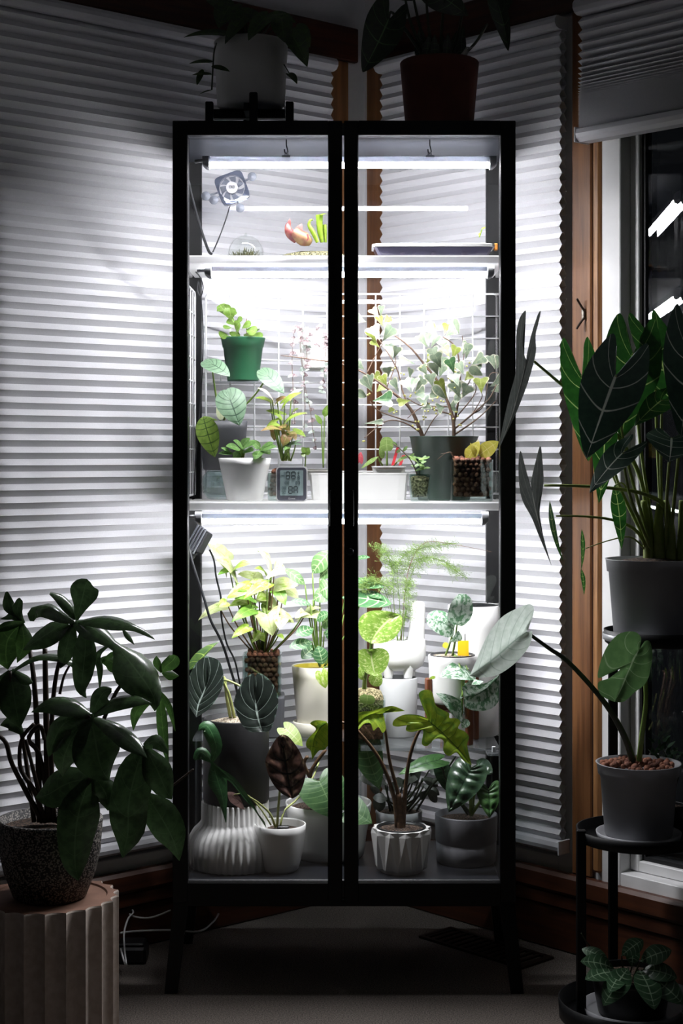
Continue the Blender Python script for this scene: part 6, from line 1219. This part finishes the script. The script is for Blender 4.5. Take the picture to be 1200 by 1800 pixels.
# dark feathery plant on the window ledge behind
P = thing('small_fern', 'small dark fern behind the middle tier pot', 'potted plant', tuple(MR @ Vector((1.02, .075, z2))))
P.location = (WX(1178, 3.27), 3.27, z2-.016); q = Vector(P.location)
m = MB(); m.lathe(shell(.022, .030, .05), (q.x, q.y, q.z), 24); m.build('pot', mBlkPl, P); soil(P, mSoil, .026, .045)
mFn = leafmat('small_fern_leaf', '#24402c', '#2f4d34', vein='#3f5f44', n=3, trans=.15); rr = random.Random(8)
for i in range(40):
    x, y = 1178+rr.uniform(-34, 34), 1335+rr.uniform(-32, 0); L(P, 'lance', mFn, x, y, x+rr.uniform(-16, 16), y-rr.uniform(4, 14), 3, 3.27+rr.uniform(-.03, .02), nrm=(rr.uniform(-.5, .5), -.7, .6), rows=8, cols=2)
for i in range(7): stem(P, mStemD, [q+Vector((0, 0, .046)), W(1178+(i-3)*8, 1335, 3.27), W(1178+(i-3)*13, 1318, 3.27)], .0012, .0008)
# prayer plant in a tray on the bottom tier
P = thing('potted_calathea', 'patterned calathea in a dark pot on the bottom tier', 'potted plant', (tx1, dS-.03, z1+.0055))
c = tuple(P.location)
m = MB(); m.lathe([(.0005, 0), (.086, 0), (.094, .004), (.098, .022), (.095, .022), (.090, .007), (.0005, .006)], c, 48); m.build('saucer', mSauc, P)
m = MB(); m.lathe(shell(.066, .080, .080), (c[0], c[1], c[2]+.0065), 44); m.build('pot', mBlkPl, P); soil(P, mSoil, .074, .075)
mPr = leafmat('prayer_leaf', '#2c4a30', '#38573a', vein='#8fa88a', n=9, vw=.22, mid=.07, k=.6, trans=.2, vfade=.9)
S = (1105, 1735, dS-.03)
for a, dd, nr in (((1092, 1680, 1130, 1652, 15), .02, (0, -.8, .6)), ((1080, 1705, 1020, 1690, 18), -.03, (-.2, -.7, .7)), ((1088, 1712, 1028, 1722, 18), -.06, (-.2, -.7, .7)), ((1104, 1702, 1060, 1768, 22), -.08, (-.2, -.9, .4)), ((1125, 1690, 1180, 1670, 18), .0, (.2, -.7, .7)), ((1128, 1705, 1190, 1720, 20), -.03, (.2, -.7, .7)), ((1122, 1705, 1150, 1775, 24), -.08, (.2, -.9, .4)), ((1110, 1700, 1112, 1660, 13), .03, (0, -.8, .6)), ((1135, 1712, 1200, 1765, 22), -.06, (.2, -.9, .4)), ((1070, 1690, 1022, 1668, 12), .02, (0, -.8, .6)), ((1090, 1715, 1070, 1745, 16), -.08, (-.2, -.9, .4))):
    L(P, 'ellip', mPr, *a, d=3.12, dd=dd, to=S, pm=mStemD, pr=1.8, nrm=nr, bend=.12, n=9)
stem(P, mStemD, [W(1040, 1668, 3.14), W(1030, 1655, 3.14), W(1021, 1640, 3.14)], .0016, .001)

# ------------------------------------------------------------------ small things on the wall and the floor
P = thing('wall_hook', 'dark curled metal tieback hook on the wooden trim', 'hook', MR @ Vector((.737, .0142, WZ(553, 3.66))))
zc = P.location.z
mIron = plain('dark_iron', '#2a1f18', .4, .4)
m = MB(); m.tube(curve3([MR @ Vector((.737+a, .0155+b, zc+z)) for a, b, z in ((-.004, .020, .034), (-.003, .014, .026), (.0, .008, .016), (.003, .003, .008), (.003, .002, 0), (.003, .003, -.008), (.0, .008, -.016), (-.003, .015, -.026), (-.005, .020, -.034))], 30), .0026, 7); m.build('hook', mIron, P)
m = MB(); m.box((.7305, .0142, zc-.012), (.7395, .0175, zc+.012), MR, .002); m.build('plate', plain('steel_plate', '#a09a90', .35, .8, var=.4, nscale=200), P)
P = thing('floor_vent', 'dark brown metal floor vent near the right cabinet legs', 'vent', (WX(850, 3.74), 3.74, 0))
Mv = Matrix.Translation((WX(852, 3.72), 3.72, 0)) @ Matrix.Rotation(-aR, 4, 'Z')
mVent = plain('bronze_vent', '#2a1d16', .5, .3)
m = MB()
for lo, hi in (((-.16, -.055, .0005), (.16, -.045, .006)), ((-.16, .045, .0005), (.16, .055, .006)), ((-.16, -.045, .0005), (-.15, .045, .006)), ((.15, -.045, .0005), (.16, .045, .006))): m.box(lo, hi, Mv)
m.build('frame', mVent, P)
for i in range(14):
    m = MB(); x = -.145+i*.0223; m.box((x-.004, -.045, .0006), (x+.004, .045, .005), Mv @ Matrix.Shear('XY', 4, (0, 0)) if False else Mv); m.build('slat', mVent, P)
tag(MB().tube(curve3([W(212, 1668, 3.55), W(218, 1690, 3.47), W(222, 1697, 3.46), W(219, 1670, 3.55), W(218, 1640, 3.60), W(225, 1615, 3.66), W(234, 1604, 3.70), W(230, 1598, 3.72), W(225, 1602, 3.72), W(235, 1611, 3.70), W(265, 1613, 3.70), W(300, 1600, 3.72)], 50), .0022, 6).build('cable', mWCable), 'thin white cable looped by the left cabinet leg', 'cable')
tag(MB().tube(curve3([W(212, 1640, 3.62), W(240, 1637, 3.72), W(300, 1635, 3.74), W(350, 1637, 3.76), W(375, 1620, 3.80), W(384, 1606, 3.82)], 30), .0026, 6).build('cable', mWCable), 'white cable running behind the left cabinet leg', 'cable')
P = thing('power_adapter', 'black power adapter on the carpet by the pedestal', 'adapter', W(236, 1655, 3.76) if False else Vector((WX(232, 3.63), 3.63, 0)))
q = Vector(P.location); m = MB(); m.box((q.x-.035, q.y-.03, 0.0005), (q.x+.035, q.y+.03, .038), bev=.006); m.build('body', mBlkPl, P); m = MB(); m.box((q.x-.03, q.y-.025, .0385), (q.x+.03, q.y+.025, .046), bev=.003); m.build('lid', mBlkPl, P)
P.rotation_euler = (0, 0, .0)
